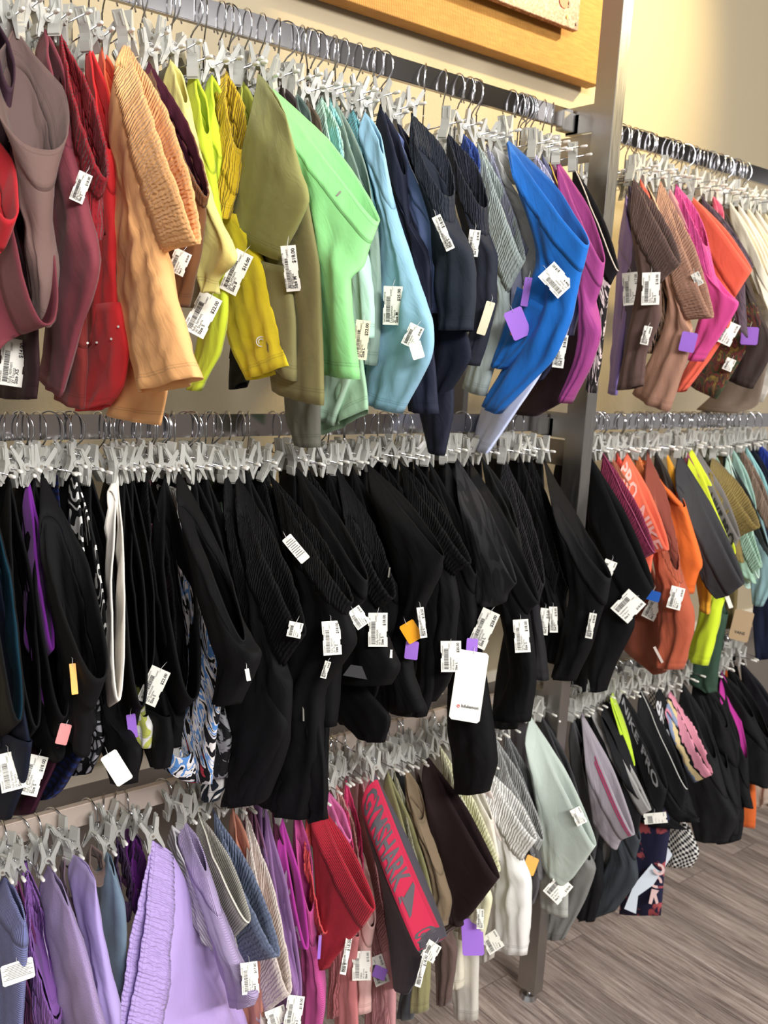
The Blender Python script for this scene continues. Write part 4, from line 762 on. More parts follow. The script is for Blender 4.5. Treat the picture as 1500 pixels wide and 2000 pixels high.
G('B', 'cocoa brown shorts with gathered waist', 'shorts', (98, 76, 70), 'ruched', [(808, 1490, 900, 1806), (828, 1620, 872, 1824), (850, 1830, 890, 1860), (856, 1960, 876, 1962)], w=.014, bandkind='ruched', pull=.01)
G('B', 'deep espresso brown shorts with sharp corner', 'shorts', (44, 31, 32), 'plain', [(834, 1475, 974, 1716), (826, 1520, 920, 1786), (850, 1640, 902, 1800), (880, 1790, 900, 1810)], w=.014, pull=.05, amp=.003, noband=True)
G('B', 'butter cream shorts with gathered waistband', 'shorts', (228, 226, 186), 'ruched', [(858, 1455, 976, 1700), (870, 1560, 944, 1720), (900, 1700, 960, 1760), (896, 1830, 940, 1850)], w=.013, bandkind='ruched')
G('B', 'ivory tights beside the butter cream pair', 'leggings', (226, 220, 204), 'plain', [(880, 1450, 960, 1600), (890, 1500, 975, 1680)], w=.010)
G('B', 'pale blush tights with thin pleats', 'leggings', (218, 206, 198), 'plain', [(908, 1450, 990, 1660), (916, 1520, 985, 1710)], w=.010)
G('B', 'oatmeal shorts hanging low beside the purple card', 'shorts', (212, 208, 196), 'plain', [(872, 1790, 930, 1800), (876, 1860, 934, 1870), (890, 1978, 932, 1992)], hang=False, noband=True, w=.016,
  legs=[{'r': [(864, 1800, 900, 1820), (866, 1880, 904, 1900), (880, 1922, 902, 1930)], 'col': (224, 218, 196), 'pull': .03}])
G('B', 'natural white knit shorts piece behind the purple card', 'shorts', (222, 216, 206), 'plain', [(930, 1700, 975, 1740), (926, 1800, 972, 1800), (940, 1880, 964, 1870)], hang=False, noband=True)
G('B', 'bright white shorts with gathered waistband', 'shorts', (232, 232, 228), 'ruched', [(950, 1500, 1046, 1640), (948, 1560, 1018, 1680), (966, 1640, 1030, 1724), (968, 1750, 1030, 1790), (970, 1850, 1024, 1866)], w=[.014, .016, .02, .02, .018], bandkind='ruched', pull=.05, amp=.007, ns=28)
G('B', 'light grey crinkle shorts with ruffled waist', 'shorts', (158, 160, 158), 'ruched_all', [(962, 1432, 1060, 1640), (964, 1500, 1050, 1662)], w=.014, bandkind='ruched', pull=.01)
G('B', 'mid grey gathered shorts beside the crinkle pair', 'shorts', (122, 124, 126), 'ruched', [(985, 1425, 1062, 1610), (988, 1480, 1064, 1660), (1040, 1660, 1058, 1720)], w=.012, bandkind='ruched')
G('B', 'dark grey shorts piece behind the orange tag', 'shorts', (92, 88, 94), 'plain', [(1030, 1640, 1056, 1660), (1026, 1720, 1052, 1730), (1020, 1765, 1040, 1766)], hang=False, noband=True)
G('B', 'pale frosted mint shorts with heather grey side', 'shorts', (192, 206, 196), 'plain', [(1036, 1398, 1163, 1652), (1028, 1450, 1122, 1710), (1048, 1560, 1110, 1722), (1062, 1680, 1100, 1730)], w=.015, pull=.05, noband=True, amp=.003, ns=30,
  legs=[{'r': [(1062, 1660, 1106, 1720), (1056, 1730, 1108, 1750), (1058, 1770, 1108, 1792)], 'col': (170, 172, 166), 'kind': 'heather', 'pull': .04}])
G('B', 'heather grey sweat shorts left of the post', 'shorts', (126, 126, 123), 'heather', [(1078, 1560, 1152, 1680), (1080, 1640, 1162, 1700), (1082, 1720, 1140, 1760), (1066, 1830, 1100, 1835)], hang=False, noband=True, w=.018, amp=.008)
G('B', 'charcoal shorts just left of the post', 'shorts', (62, 62, 64), 'plain', [(1056, 1394, 1130, 1560), (1056, 1440, 1120, 1600)], w=.011)

# ------------------------------------------------------------------ bottom rail, right bay
G('BR', 'grey and black heather shorts beside the post', 'shorts', (78, 78, 80), 'heather', [(1118, 1395, 1170, 1620), (1112, 1440, 1160, 1680)], w=.014)
G('BR', 'black shorts with white side lettering by the post', 'shorts', (30, 30, 33), 'plain', [(1126, 1390, 1176, 1600), (1124, 1440, 1176, 1660), (1140, 1680, 1180, 1740), (1126, 1790, 1160, 1800)], w=.013)
G('BR', 'lilac grey shorts with two magenta stripes', 'shorts', (160, 152, 162), 'plain', [(1134, 1388, 1238, 1630), (1146, 1500, 1214, 1640), (1160, 1600, 1204, 1660)], w=.013, pull=.04, amp=.002)
G('BR', 'dark slate training shorts with small pale logo', 'shorts', (58, 64, 70), 'plain', [(1146, 1384, 1250, 1640), (1160, 1480, 1240, 1680), (1196, 1660, 1244, 1720), (1130, 1800, 1200, 1780)], w=.015, pull=.015)
G('BR', 'black shorts with long pale grey edge stripe', 'shorts', (34, 34, 36), 'plain', [(1160, 1380, 1270, 1580), (1156, 1398, 1254, 1590), (1162, 1480, 1244, 1640)], w=[.005, .006, .010], pull=.03, band=(158, 156, 154))
G('BR', 'grey heather gathered shorts lower beside the stripes', 'shorts', (146, 144, 140), 'ruched', [(1164, 1560, 1206, 1630), (1164, 1620, 1206, 1660), (1160, 1700, 1196, 1720), (1158, 1748, 1180, 1752)], w=.015, hang=False, bandkind='ruched', pull=.045)
G('BR', 'black leggings with large white block letters', 'leggings', (28, 28, 31), 'plain', [(1178, 1364, 1250, 1560), (1176, 1400, 1230, 1540)], w=.012, pull=.05)
G('BR', 'black tights with neon lime waistband strip', 'leggings', (28, 28, 30), 'plain', [(1197, 1352, 1239, 1494), (1192, 1364, 1230, 1488)], band=(192, 226, 46), w=.004, pull=.045, amp=.001)
G('BR', 'black leggings with small grey lettering down the band', 'leggings', (26, 26, 28), 'plain', [(1216, 1352, 1302, 1540), (1210, 1400, 1292, 1600), (1240, 1600, 1340, 1620)], w=.014, pull=.02)
G('BR', 'navy floral shorts with wide white diagonal stripe', 'shorts', (32, 32, 60), 'sparse', [(1230, 1500, 1270, 1560), (1232, 1580, 1306, 1600), (1220, 1680, 1296, 1690), (1212, 1785, 1288, 1788)], col2=(170, 80, 84), hang=False, noband=True, w=.018, pull=.05)
G('BR', 'black shorts with beaded white double edging', 'shorts', (28, 28, 30), 'plain', [(1250, 1345, 1342, 1540), (1246, 1400, 1336, 1590), (1270, 1590, 1366, 1598)], w=.013, trim=(196, 196, 192), pull=.03)
G('BR', 'black shorts with white block lettering near the top', 'shorts', (26, 26, 28), 'plain', [(1286, 1340, 1336, 1500), (1282, 1380, 1340, 1560), (1300, 1600, 1366, 1606)], w=.014, pull=.02)
G('BR', 'black tights with pink yellow and blue colour blocks', 'leggings', (26, 26, 28), 'blocks', [(1308, 1350, 1392, 1512), (1302, 1390, 1356, 1528)], w=.012, pull=.045)
G('BR', 'houndstooth check shorts leg above the floor', 'shorts', (26, 26, 28), 'check', [(1302, 1590, 1346, 1620), (1298, 1650, 1364, 1664), (1300, 1690, 1350, 1694)], hang=False, noband=True, w=.014, pull=.02)
G('BR', 'matte black jogger shorts right of the colour blocks', 'shorts', (32, 32, 34), 'plain', [(1332, 1330, 1396, 1480), (1326, 1400, 1420, 1560), (1340, 1560, 1440, 1600), (1360, 1640, 1420, 1645)], w=.018, pull=.01)
G('BR', 'black track shorts with looped cord edge', 'shorts', (30, 30, 32), 'plain', [(1354, 1326, 1420, 1500), (1350, 1400, 1444, 1580), (1370, 1620, 1440, 1630)], w=.017)
G('BR', 'black leggings with small silver triangle mark', 'leggings', (27, 28, 30), 'plain', [(1380, 1320, 1444, 1450), (1380, 1380, 1450, 1520), (1400, 1560, 1452, 1600), (1400, 1648, 1446, 1640)], w=.016)
G('BR', 'black shorts with magenta inner edge', 'shorts', (26, 26, 28), 'plain', [(1408, 1310, 1458, 1480), (1408, 1380, 1462, 1540), (1430, 1560, 1470, 1580)], w=.014, inner=(190, 40, 150), pull=.03)
G('BR', 'orange shorts leg low at the right', 'shorts', (222, 98, 34), 'plain', [(1440, 1500, 1470, 1520), (1436, 1560, 1472, 1560), (1434, 1606, 1470, 1618)], hang=False, noband=True, w=.016, pull=.06)
G('BR', 'beige crumpled shorts at the right edge', 'shorts', (198, 180, 160), 'plain', [(1462, 1478, 1500, 1500), (1458, 1510, 1510, 1540), (1466, 1580, 1500, 1570)], hang=False, noband=True, w=.016, amp=.012, pull=.06)
G('BR', 'black fleece shorts at the far right edge', 'shorts', (20, 20, 21), 'heather', [(1420, 1296, 1500, 1440), (1424, 1350, 1530, 1500)], w=.02)
G('BR', 'black striped tights last on the bottom rail', 'leggings', (28, 28, 34), 'plain', [(1446, 1290, 1530, 1420), (1450, 1340, 1540, 1480)], w=.014)

G('BR', 'black cotton shorts filling in below the forest green leg', 'shorts', (24, 24, 25), 'plain', [(1366, 1322, 1420, 1420), (1360, 1400, 1440, 1500), (1380, 1560, 1450, 1606)], w=.018, hang=False)
G('BR', 'black mesh leggings low beside the beige shorts', 'leggings', (22, 22, 24), 'plain', [(1440, 1380, 1500, 1450), (1450, 1430, 1530, 1480), (1470, 1500, 1530, 1600)], w=.018, hang=False)
G('BR', 'black running tights closing the row at the far end', 'leggings', (25, 25, 27), 'plain', [(1400, 1306, 1470, 1400), (1404, 1360, 1500, 1470), (1420, 1500, 1500, 1540)], w=.018)
G('M', 'black leggings thigh panel above the blue leg', 'leggings', BLK, 'plain', [(100, 1330, 176, 1380), (84, 1400, 186, 1420), (70, 1480, 130, 1490)], hang=False, noband=True, w=.014)
G('M', 'black shorts lining piece between the pebble and leopard prints', 'shorts', BLK, 'plain', [(262, 1380, 330, 1400), (270, 1440, 334, 1450), (300, 1490, 326, 1500)], hang=False, noband=True, w=.012)
G('M', 'marbled leggings cuff turned open over a grey lining', 'leggings', BLK, 'marble', [(396, 1392, 374, 1528), (376, 1400, 352, 1518), (362, 1420, 350, 1480)], hang=False, yy=(-.17, -.21), w=[.026, .026, .018], inner=(150, 148, 145), bow=0)
# hangers whose garments are out of sight behind others, seen at the crowded right ends
for rail, y0, xs in (('TR', 0, [1247, 1276, 1335, 1360, 1381, 1413, 1436, 1458, 1475, 1490]), ('MR', 0, [1214, 1254, 1290, 1335, 1372, 1424, 1490]), ('BR', 0, [1168, 1208, 1232, 1262, 1296, 1344, 1394]), ('T', 0, [60, 305, 700]), ('M', 0, []), ('B', 0, [776, 944])):
    for x in xs:
        zt = {'T': 2.022, 'M': 1.38, 'B': .742}[rail[0]]
        # point of the clip line of this rail above the given column
        best = min(range(300, 1800, 4) if rail[0] == 'B' else range(20, 1400, 4), key=lambda v: abs(at(x, v, -.07)[2] - zt))
        A = at(x, best, -.07)
        ppl = RN[rail[0]] + (' right of the post' if len(rail) > 1 else '')
        h = hanger(A, rail, 'clip hanger with its garment hidden in the crowd, ' + ppl)
        h['group'] = 'spare clip hangers on the ' + ppl
# ------------------------------------------------------------------ writing
_TX = {}
def text_geo(s, size, bold=False):
    key = (s, size, bold)
    if key in _TX: return _TX[key]
    cu = bpy.data.curves.new('t', 'FONT'); cu.body = s; cu.size = size; cu.resolution_u = 2
    if bold: cu.offset = size * .025
    o = bpy.data.objects.new('t', cu); COL.objects.link(o)
    dg = bpy.context.evaluated_depsgraph_get(); me = bpy.data.meshes.new_from_object(o.evaluated_get(dg))
    V = [tuple(v.co) for v in me.vertices]; F = [tuple(p.vertices) for p in me.polygons]
    bpy.data.objects.remove(o); bpy.data.curves.remove(cu); bpy.data.meshes.remove(me)
    _TX[key] = (V, F); return _TX[key]
def subdivide_geo(V, F, cut):
    bm = bmesh.new(); vs = [bm.verts.new(v) for v in V]
    for f in F:
        try: bm.faces.new([vs[i] for i in f])
        except ValueError: pass
    bmesh.ops.triangulate(bm, faces=bm.faces[:])
    for _ in range(3):
        ed = [e for e in bm.edges if e.calc_length() > cut]
        if not ed: break
        bmesh.ops.subdivide_edges(bm, edges=ed, cuts=1); bmesh.ops.triangulate(bm, faces=[f for f in bm.faces if len(f.verts) > 3])
    bm.verts.index_update(); V = [tuple(v.co) for v in bm.verts]; F = [tuple(v.index for v in f.verts) for f in bm.faces]; bm.free(); return V, F
def wrap_text(desc, s, s0, s1, t0, t1, col, flip=False, bold=True, side=-1, part='waistband', nm='printed_letters'):
    """letters that follow the cloth: s along the waist, t down the garment"""
    P, base, root = SPEC[desc]
    V, F = text_geo(s, 1.0, bold); V, F = subdivide_geo(V, F, .3)
    xs = [v[0] for v in V]; ys = [v[1] for v in V]; x0, x1, y0, y1 = min(xs), max(xs), min(ys), max(ys)
    out = []
    for x, y, z in V:
        a = (x - x0) / (x1 - x0); b = (y - y0) / (y1 - y0)
        if flip: a, b = 1 - a, 1 - b
        out.append(P(t1 + (t0 - t1) * b, s0 + (s1 - s0) * a, side, .0035) - base)
    par = next((c for c in root.children if c.name.split('.')[0] == part), root)
    return obj(nm, mesh(out, F), simple('ink' + str(col), col, .6), par)
wrap_text('black shorts with crimson waistband in bold grey letters', 'GYMSHARK', .05, .62, .14, .88, (72, 66, 74))
wrap_text('black shorts with crimson waistband in bold grey letters', 'GYM', .89, 1.0, .12, .86, (72, 66, 74))
# angular shark-fin mark
def wrap_poly(desc, pts, col, part='waistband', nm='printed_mark', off=.0035):
    P, base, root = SPEC[desc]; V, F = subdivide_geo([(a, b, 0) for a, b in pts], [tuple(range(len(pts)))], .04)
    par = next((c for c in root.children if c.name.split('.')[0] == part), root)
    return obj(nm, mesh([P(b, a, -1, off) - base for a, b, _ in V], F), simple('ink' + str(col), col, .6), par)
GY = 'black shorts with crimson waistband in bold grey letters'
wrap_poly(GY, [(.64, .15), (.665, .15), (.79, .62), (.80, .72), (.66, .70), (.68, .62), (.76, .62)], (72, 66, 74))
wrap_poly(GY, [(.655, .80), (.665, .72), (.68, .82), (.69, .74), (.70, .86)], (72, 66, 74))
wrap_text('coral leggings with large pale lettering on the waistband', 'PRO  NIKE', .05, .97, .12, .88, (238, 176, 168))
wrap_text('black leggings with grey lettered waistband', 'NIKE PRO', .46, .97, .15, .85, (40, 38, 40))
wrap_text('magenta shorts with white letters on the waistband', 'N   E', .40, .92, .1, .9, (232, 214, 232))
wrap_text('pink shorts strip with a white letter', 'Y', .6, .9, .1, .9, (232, 214, 232))
wrap_text('heathered lavender leggings with faint letters down the leg', 'N  T  C', .22, .30, 1.35, 2.3, (208, 196, 220), part='body')
wrap_text('black leggings with large white block letters', 'PRO', .15, .95, .1, .8, (206, 206, 208))
wrap_text('black leggings with small grey lettering down the band', 'NIKE PRO', .05, .9, .05, .35, (150, 150, 152))
wrap_text('black shorts with white block lettering near the top', 'BE OR', .10, .85, .05, .75, (200, 200, 202))
wrap_text('black shorts with white side lettering by the post', 'FEED', .3, .95, .1, .7, (120, 120, 124))
wrap_poly('dark slate training shorts with small pale logo', [(.50, .35), (.52, .42), (.57, .36), (.53, .47)], (200, 200, 205))
wrap_poly('black leggings with small silver triangle mark', [(.30, .5), (.42, 1.0), (.66, 1.1)], (180, 180, 176), 'body')
for a in ((.45, .5), (.58, .63)):
    wrap_poly('lilac grey shorts with two magenta stripes', [(.35, a[0] - .35), (.99, a[0] - .35), (.99, a[0] - .28), (.35, a[0] - .28)], (196, 52, 110), nm='magenta_stripe')

# circular emblem on the yellow leg, straps, stripe, zips
bpy.context.view_layer.update()
DG = bpy.context.evaluated_depsgraph_get()
def hit(u, v):
    d = Vector(ray(u, v)).normalized()
    ok, loc, nrm, idx, ob, _ = SC.ray_cast(DG, Vector(CAM), d)
    return (loc, nrm, ob) if ok else (None, None, None)
def root_of(o):
    while o is not None and o.parent is not None: o = o.parent
    return o
def plane_frame(u, v, ang, tilt=(0, 0)):
    """axes facing the viewer at the pixel: right, up turned by ang degrees"""
    d = Vector(ray(u, v)).normalized()
    up = Vector((0, 0, 1)) - d * d.z; up.normalize(); rt = d.cross(up).normalized()
    R = Matrix.Rotation(math.radians(ang), 3, d)
    r2, u2 = R @ rt, R @ up
    T = Matrix.Rotation(tilt[0], 3, u2) @ Matrix.Rotation(tilt[1], 3, r2)
    return T @ r2, T @ u2, (T @ r2).cross(T @ u2)
TAGN = [0]; TRND = random.Random(11)
def place_card(u, v, w, h, ang, rootname=None, gap=.004, tilt=None):
    """world matrix of a card w x h pixels standing just in front of what it hangs against"""
    tl = tilt or (TRND.uniform(-.25, .25), TRND.uniform(-.1, .15))
    r, up, n = plane_frame(u, v, ang, tl)
    ds = []; ob0 = None
    a = math.radians(ang)
    for fx, fy in ((0, 0), (-.5, -.5), (.5, -.5), (-.5, .5), (.5, .5), (0, .5), (0, -.5)):
        px = u + fx * w * math.cos(a) + fy * h * math.sin(a); py = v + fx * w * math.sin(a) - fy * h * math.cos(a)
        l, nn_, ob = hit(px, py)
        if l is not None and root_of(ob) in ROOTS: ds.append((l - Vector(CAM)).dot(FWD))
        if (fx, fy) == (0, .5) or (ob0 is None and ob is not None):
            rt = root_of(ob) if ob else None
            if rt is not None and rt in ROOTS: ob0 = rt
        if (fx, fy) == (0, 0) and ob is not None and root_of(ob) in ROOTS: obc = root_of(ob)
    ds.sort(); dep = (ds[len(ds) // 3] if ds else (at(u, v, -.15) - CAM) @ np.array([FWD[0], FWD[1], FWD[2]])) - gap - .012
    c = Vector(CAM) + Vector(ray(u, v)) * (dep / FPX)
    s = dep / FPX
    M4 = Matrix.Identity(4)
    for i in range(3): M4[i][0] = r[i]; M4[i][1] = up[i]; M4[i][2] = n[i]; M4[i][3] = c[i]
    return M4, s * w, s * h, ob0
def child_world(name, me, mat, parent, M4):
    o = obj(name, me, mat); o.parent = parent
    pl = parent.location if parent in ROOTS else None
    o.matrix_local = (Matrix.Translation(-Vector(pl)) if pl is not None else Matrix.Identity(4)) @ M4; return o
def card_mesh(w, h, notch=True, r=.0, bend=0.0):
    a, b = w / 2, h / 2; k = w * .05
    if notch: pts = [(-a, -b), (a, -b), (a, -b * .45), (a - k, -b * .42), (a - k, -b * .12), (a, -b * .08), (a, b), (-a, b), (-a, b * .25), (-a + k, b * .2), (-a + k, -b * .1), (-a, -b * .15)]
    else:
        q = min(w, h) * .08; pts = [(-a + q, -b), (a - q, -b), (a, -b + q), (a, b - q), (a - q, b), (-a + q, b), (-a, b - q), (-a, -b + q)]
    V, F = subdivide_geo([(x, y, 0) for x, y in pts], [tuple(range(len(pts)))], max(w, h) / 6)
    V = [(x, y, -bend * (y / b) ** 2 * h) for x, y, z in V]
    n = len(V); bm = bmesh.new(); vs = [bm.verts.new(v) for v in V]
    for f in F: bm.faces.new([vs[i] for i in f])
    bmesh.ops.recalc_face_normals(bm, faces=bm.faces[:])
    ex = bmesh.ops.extrude_face_region(bm, geom=bm.faces[:])
    for g in ex['geom']:
        if isinstance(g, bmesh.types.BMVert): g.co.z += .0004
    me = bpy.data.meshes.new('Mesh'); bm.to_mesh(me); bm.free(); return me
def printing(w, h, price, maker, size, code, bend, s=1.0):
    """barcode and rotated lines of print; the lines run up the card"""
    V, F = [], []
    def zz(x, y): return -bend * (y / (h / 2)) ** 2 * h + .0009
    def add(vv, ff):
        o = len(V); V.extend(vv); F.extend([tuple(i + o for i in f) for f in ff])
    def quad(x0, x1, y0, y1): add([(x0, y0, zz(x0, y0)), (x1, y0, zz(x1, y0)), (x1, y1, zz(x1, y1)), (x0, y1, zz(x0, y1))], [(0, 1, 2, 3)])
    rnd = random.Random(hash(code) % 999 if False else sum(map(ord, code)))
    y = -h * .42
    while y < h * .24:
        t = rnd.choice((.006, .006, .012, .018)) * h; quad(-w * .34, -w * .12, y, y + t); y += t + rnd.choice((.007, .012)) * h
    def line(s_, x, y, sz, bold=False):
        tv, tf = text_geo(s_, 1.0, bold)
        add([(x - q * sz, y + p * sz, zz(x, y + p * sz)) for p, q, _ in tv], tf)
    line(code[:8], -w * .38, -h * .44, h * .060)
    line(code, -w * .38, h * .02, h * .060)
    line(maker, w * .02, -h * .44, h * .105)
    line('W Shorts', w * .15, -h * .44, h * .085)
    line('Size ' + size, w * .30, -h * .44, h * .105, True)
    line(price, w * .40, h * .12, h * .115, True)
    line(code[3:9], -w * .06, h * .24, h * .06)
    return mesh(V, F)
def tag(u, v, w, h, ang, price='$18.00', maker='lulu lemon', size='S', kind='print', tilt=None, mat=None, bend=None, desc=None):
    TAGN[0] += 1
    M4, ww, hh, rt = place_card(u, v, w, h, ang, tilt=tilt)
    if desc: rt = SPEC[desc][2]
    if rt is None:
        c = M4.translation; rt = min((r for r in ROOTS), key=lambda r: (r.location - c).length)
    bend = TRND.uniform(0, .03) if bend is None else bend
    mt = mat or (CARD if kind in ('print', 'blank', 'care') else mat)
    nm = 'care_label' if kind == 'care' else 'price_tag'
    c = child_world(nm, card_mesh(ww, hh, kind in ('print',), bend=bend), mt, rt, M4)
    if kind == 'print':
        obj('printed_lines', printing(ww, hh, price, maker, size, '26032400' + str(730 + TAGN[0]), bend), INK, c)
        a = math.radians(90)
    elif kind == 'care':
        V, F = [], []
        for k in range(9):
            y = hh * (.34 - k * .075); o = len(V); L_ = ww * (.3 + .08 * ((k * 7) % 3)); V += [(-L_, y, .0009), (L_, y, .0009), (L_, y + hh * .028, .0009), (-L_, y + hh * .028, .0009)]; F.append((o, o + 1, o + 2, o + 3))
        obj('printed_lines', mesh(V, F), simple('grey_ink', (120, 118, 118), .7), c)
    elif kind == 'purple':
        pass
    obj('tag_string', tube([(0, hh * .40, .001), (0, hh * .52, .002), (.001, hh * .52 + .006, -.002), (.0, hh * .52 + .010, -.014)], .0003, 5), NYLON, c)
    return c
T_ = tag
# top rail
T_(24, 708, 44, 92, 7, '$14.00', size='XS'); T_(158, 366, 26, 58, 20, '$18.00'); T_(350, 512, 34, 46, 22, '$18.00', size='2')
T_(395, 614, 46, 84, 26, '$22.00', size='S'); T_(461, 532, 36, 84, 24, '$16.00', size='8'); T_(568, 525, 30, 88, -8, '$18.00', 'lululemon', 'M')
T_(706, 664, 28, 76, 3, '$22.00', size='L', mat=CREAMCARD); T_(767, 597, 38, 74, -1, '$25.00', 'Lululemon', 'M'); T_(806, 656, 30, 44, 22, '$18.00', kind='print')
T_(814, 684, 24, 34, -20, kind='blank'); T_(866, 455, 18, 70, -28, '$18.00'); T_(925, 475, 22, 50, 3, '$18.00'); T_(949, 622, 18, 66, 12, '$22.00', kind='blank', mat=CREAMCARD)
T_(1086, 547, 42, 58, -46, '$18.00', size='4'); T_(1094, 686, 22, 64, 4, '$18.00')
T_(1028, 570, 14, 56, 6, kind='purple', mat=PURPLE_C); T_(1011, 632, 38, 58, -28, kind='purple', mat=PURPLE_C); T_(1003, 646, 12, 18, 0, kind='purple', mat=ORANGE_C)
T_(1232, 564, 32, 62, -8, '$17.00'); T_(1271, 564, 34, 62, -4, '$18.00'); T_(1362, 545, 16, 26, -30, '$18.00'); T_(1420, 650, 34, 44, 22, '$17.00'); T_(1262, 655, 16, 36, 8, '$18.00')
T_(1344, 668, 30, 38, 8, kind='purple', mat=PURPLE_C); T_(1464, 656, 32, 34, 0, kind='purple', mat=PURPLE_C); T_(1424, 712, 18, 24, 20, '$18.00')
# middle rail
T_(578, 1072, 22, 60, -42, kind='care'); T_(648, 1246, 36, 66, -6, '$18.00'); T_(738, 1230, 38, 66, -3, '$18.00', size='S'); T_(700, 1206, 30, 40, -38, '$18.00')
T_(576, 1230, 28, 30, 10, '$18.00'); T_(881, 1282, 40, 60, -5, '$25.00', 'lululemon', 'L'); T_(945, 1228, 36, 76, 20, '$28.00', 'lululemon', 'L')
T_(1019, 1242, 30, 64, -9, '$18.00', size='S'); T_(1063, 1214, 18, 52, 0, '$18.00'); T_(1081, 1210, 16, 50, -6, '$18.00'); T_(824, 1216, 14, 60, -12, '$18.00')
T_(803, 1234, 32, 40, -34, kind='purple', mat=ORANGE_C); T_(804, 1270, 26, 36, 4, kind='purple', mat=PURPLE_C); T_(922, 1260, 22, 26, 0, kind='purple', mat=PURPLE_C)
T_(300, 1340, 40, 72, 26, '$22.00', size='S'); T_(22, 1506, 46, 74, -8, '$18.00', size='S'); T_(64, 1514, 38, 76, 18, '$18.00'); T_(144, 1326, 12, 60, -4, kind='purple', mat=ORANGE_C)
T_(124, 1434, 22, 40, 16, kind='purple', mat=PINK_C); T_(228, 1500, 34, 66, -30, kind='blank'); T_(258, 1418, 18, 46, -8, kind='purple', mat=PURPLE_C)
T_(636, 1308, 12, 34, 14, '$18.00'); T_(484, 1318, 8, 24, -12, kind='blank'); T_(1189, 1108, 24, 28, 16, '$18.00'); T_(1227, 1184, 44, 52, 36, '$18.00', 'lululemon', 'S')
T_(1154, 1222, 14, 50, 4, '$18.00'); T_(1275, 1188, 26, 46, 20, '$18.00'); T_(1320, 1168, 26, 44, 8, '$18.00'); T_(1274, 1163, 30, 20, 10, kind='purple', mat=BLUE_C); T_(1424, 1176, 8, 24, -26, kind='blank')
# white card with the maker's name
def lettered_card(u, v, w, h, ang, mat, s, col, sz, yy, desc=None, mark=False, fwd=0.0):
    M4, ww, hh, rt = place_card(u, v, w, h, ang, tilt=(.05, .03), gap=.01 + fwd)
    rt = SPEC[desc][2] if desc else rt
    c = child_world('swing_card', card_mesh(ww, hh, False, bend=.01), mat, rt, M4); c['label'] = 'large swing card with printed name'
    V, F = text_geo(s, 1.0, True); xs = [x for x, y, z in V]; k = ww * sz / (max(xs) - min(xs)); x0 = -ww * .16 if mark else -ww * sz / 2
    zc = -.01 * (2 * yy) ** 2 * hh + .0012
    obj('printed_name', mesh([((x) * k + x0, y * k + yy * hh, zc) for x, y, z in V], F), simple('name' + s, col, .6), c)
    if mark:
        obj('round_logo', mesh([(ww * -.25 + .052 * ww * math.cos(a), yy * hh + .02 * ww + .052 * ww * math.sin(a), zc) for a in [2 * math.pi * q / 24 for q in range(24)]], [tuple(range(24))]), simple('logo_red', (205, 40, 45), .6), c)
        pts = [(-.03, .026), (-.03, -.01), (-.012, -.028), (.012, -.028), (.03, -.01), (.03, .026), (.018, .026), (.018, -.006), (0, -.018), (-.018, -.006), (-.018, .026)]
        obj('logo_mark', mesh([(ww * (-.25 + x), yy * hh + ww * (.02 + y), zc + .0004) for x, y in pts], [tuple(range(11))]), CARD, c)
    obj('tag_string', tube([(0, hh * .46, .001), (0, hh * .52, .002), (0, hh * .60, -.01)], .0004, 5), NYLON, c)
lettered_card(916, 1340, 60, 136, 4, CARD, 'lululemon', (60, 60, 62), .56, -.31, 'long black leggings reaching lowest beside the white card', True)
lettered_card(1448, 1222, 36, 60, 6, KRAFT, 'VANS', (40, 34, 30), .55, -.28, 'khaki brown leg behind the kraft tag', fwd=.04)
# bottom rail
T_(35, 1898, 60, 38, -8, kind='care'); T_(488, 1910, 34, 56, -6, '$17.00'); T_(414 + 160, 1978, 34, 60, 6, '$18.00'); T_(540, 1985, 40, 30, -20, '$18.00'); T_(706, 1886, 36, 52, -4, '$15.00', 'Nike', 'S')
T_(676, 1866, 12, 68, 8, '$18.00'); T_(740, 1895, 30, 52, -24, '$18.00'); T_(742, 1900, 26, 22, 18, kind='purple', mat=PURPLE_C); T_(842, 1858, 28, 34, 26, '$18.00'); T_(824, 1894, 12, 62, 12, '$18.00')
T_(923, 1830, 42, 66, -8, kind='purple', mat=PURPLE_C); T_(938, 1795, 14, 36, -4, '$18.00'); T_(962, 1840, 34, 34, -38, '$18.00'); T_(1036, 1690, 24, 34, 16, kind='purple', mat=ORANGE_C)
T_(1090, 1736, 38, 46, 34, '$18.00'); T_(1130, 1594, 22, 32, -34, '$18.00'); T_(1280, 1598, 44, 20, -16, '$18.00'); T_(624, 1850, 6, 42, 0, kind='purple', mat=PURPLE_C)
# patches and fittings that lie on the cloth
def patch(u, v, poly, mat, nm, ang=0, off=.003, depth=.0008):
    l, n_, ob = hit(u, v)
    if l is None: return
    rt = root_of(ob)
    if rt not in ROOTS: return
    d = Vector(ray(u, v)); dep = (l - Vector(CAM)).dot(FWD) - off; s = dep / FPX
    if n_.dot(d) > 0: n_ = -n_
    n_ = (n_ * .15 - d.normalized() * .85).normalized()
    up = Vector((0, 0, 1)); up = (up - n_ * up.dot(n_)).normalized(); r = up.cross(n_).normalized()
    R = Matrix.Rotation(math.radians(-ang), 3, n_); r, up = R @ r, R @ up
    c = Vector(CAM) + d * (dep / FPX)
    V = [c + r * (x * s) + up * (y * s) for x, y in poly]; n = len(V); V += [p - n_ * depth for p in V[:n]]
    F = [tuple(range(n)), tuple(range(2 * n - 1, n - 1, -1))] + [(i, (i + 1) % n, (i + 1) % n + n, i + n) for i in range(n)]
    o = obj(nm, mesh([p - rt.location for p in V], F), mat, rt); return o
def circ(r, n=20, cx=0, cy=0): return [(cx + r * math.cos(2 * math.pi * k / n), cy + r * math.sin(2 * math.pi * k / n)) for k in range(n)]
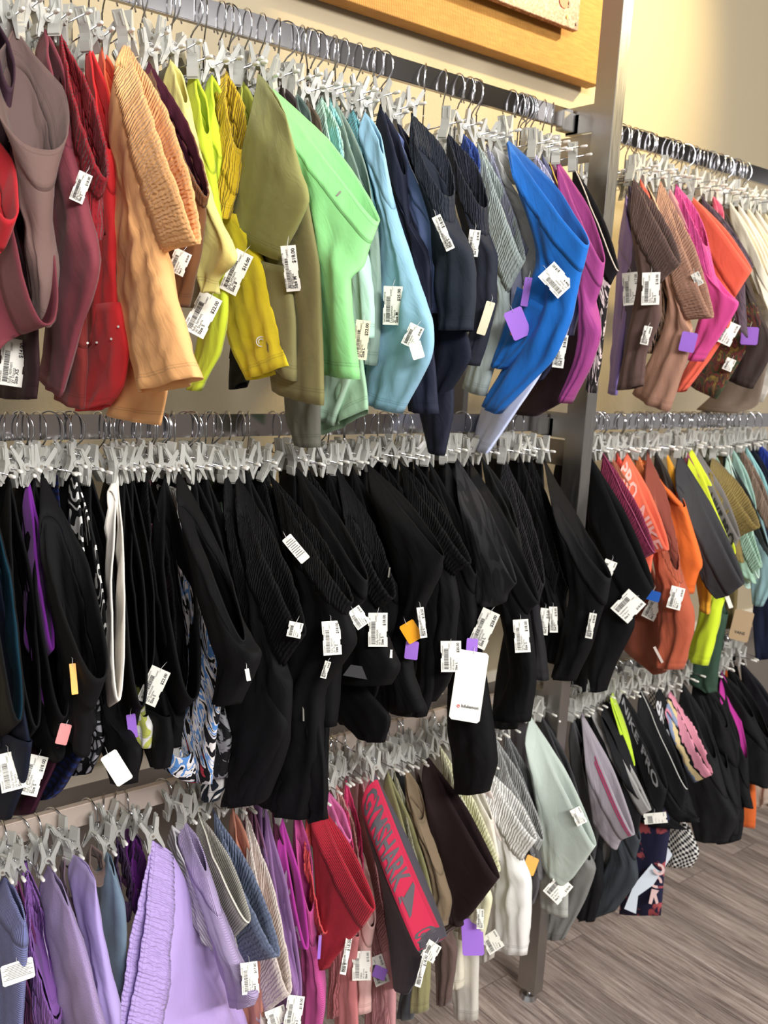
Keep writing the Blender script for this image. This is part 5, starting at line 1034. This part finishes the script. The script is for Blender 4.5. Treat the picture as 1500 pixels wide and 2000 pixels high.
def ringpoly(r1, r2, a0, a1, n=16):
    A = [math.radians(a0 + (a1 - a0) * k / n) for k in range(n + 1)]; return [(r1 * math.cos(a), r1 * math.sin(a)) for a in A] + [(r2 * math.cos(a), r2 * math.sin(a)) for a in A[::-1]]
SILV = simple('silver_reflective', (205, 205, 196), .35, .4)
patch(510, 667, ringpoly(10.5, 8.2, 0, 350), SILV, 'round_emblem')
patch(510, 667, ringpoly(6.2, 4.0, -50, 230), SILV, 'emblem_arch', off=.004)
for x, y in ((171, 670), (189, 669), (217, 662), (231, 638)): patch(x, y, circ(2.4, 10), SILV, 'rivet')
patch(661, 378, [(-2, -6), (2, -6), (3, 6), (-1, 7)], ZIP, 'zip_pull', 35)
patch(592, 1392, [(-1.5, -16), (1.5, -16), (2.5, 14), (0, 16)], ZIP, 'zip_pull', -8)
patch(764, 1278, [(-2.5, -9), (2.5, -9), (2, 9), (-2, 9)], ZIP, 'zip_pull', 0)
patch(760, 1118, [(-1.5, -10), (1.5, -10), (1.5, 10), (-1.5, 10)], ZIP, 'cord_end', 3)
patch(980, 1233, [(-2, -9), (3, -8), (2, 9), (-2, 8)], ZIP, 'zip_pull', -40)
patch(1268, 1710, [(22, 65), (37, 48), (10, -15), (-15, -42), (-14, -75), (-37, -72), (-26, -25), (0, 20)], simple('white_stripe_cloth', (205, 214, 224), .7), 'white_stripe', 0, off=.014)
patch(704, 1312, [(-34, -10), (40, -16), (42, 8), (-20, 12)], simple('black_mesh_panel', (48, 48, 50), .5), 'hem_panel', 0, off=.006)
patch(1285, 1278, [(-2, -18), (3, -18), (3, 16), (-2, 16)], simple('pale_print', (205, 190, 180), .6), 'side_mark', -34)
ROSE = simple('rose_print', (214, 180, 178), .6)
patch(1287, 1698, ringpoly(11, 6, -160, 120), ROSE, 'printed_curl', 10, off=.012)
patch(1281, 1722, ringpoly(12, 7, 0, 300), ROSE, 'printed_curl', 0, off=.012)
patch(1277, 1752, [(-8, -14), (-2, -14), (0, 0), (6, -12), (10, -8), (4, 6), (8, 14), (-6, 14)], ROSE, 'printed_curl', 0, off=.012)
print('garments', len(ROOTS), 'objects', len(SC.objects))
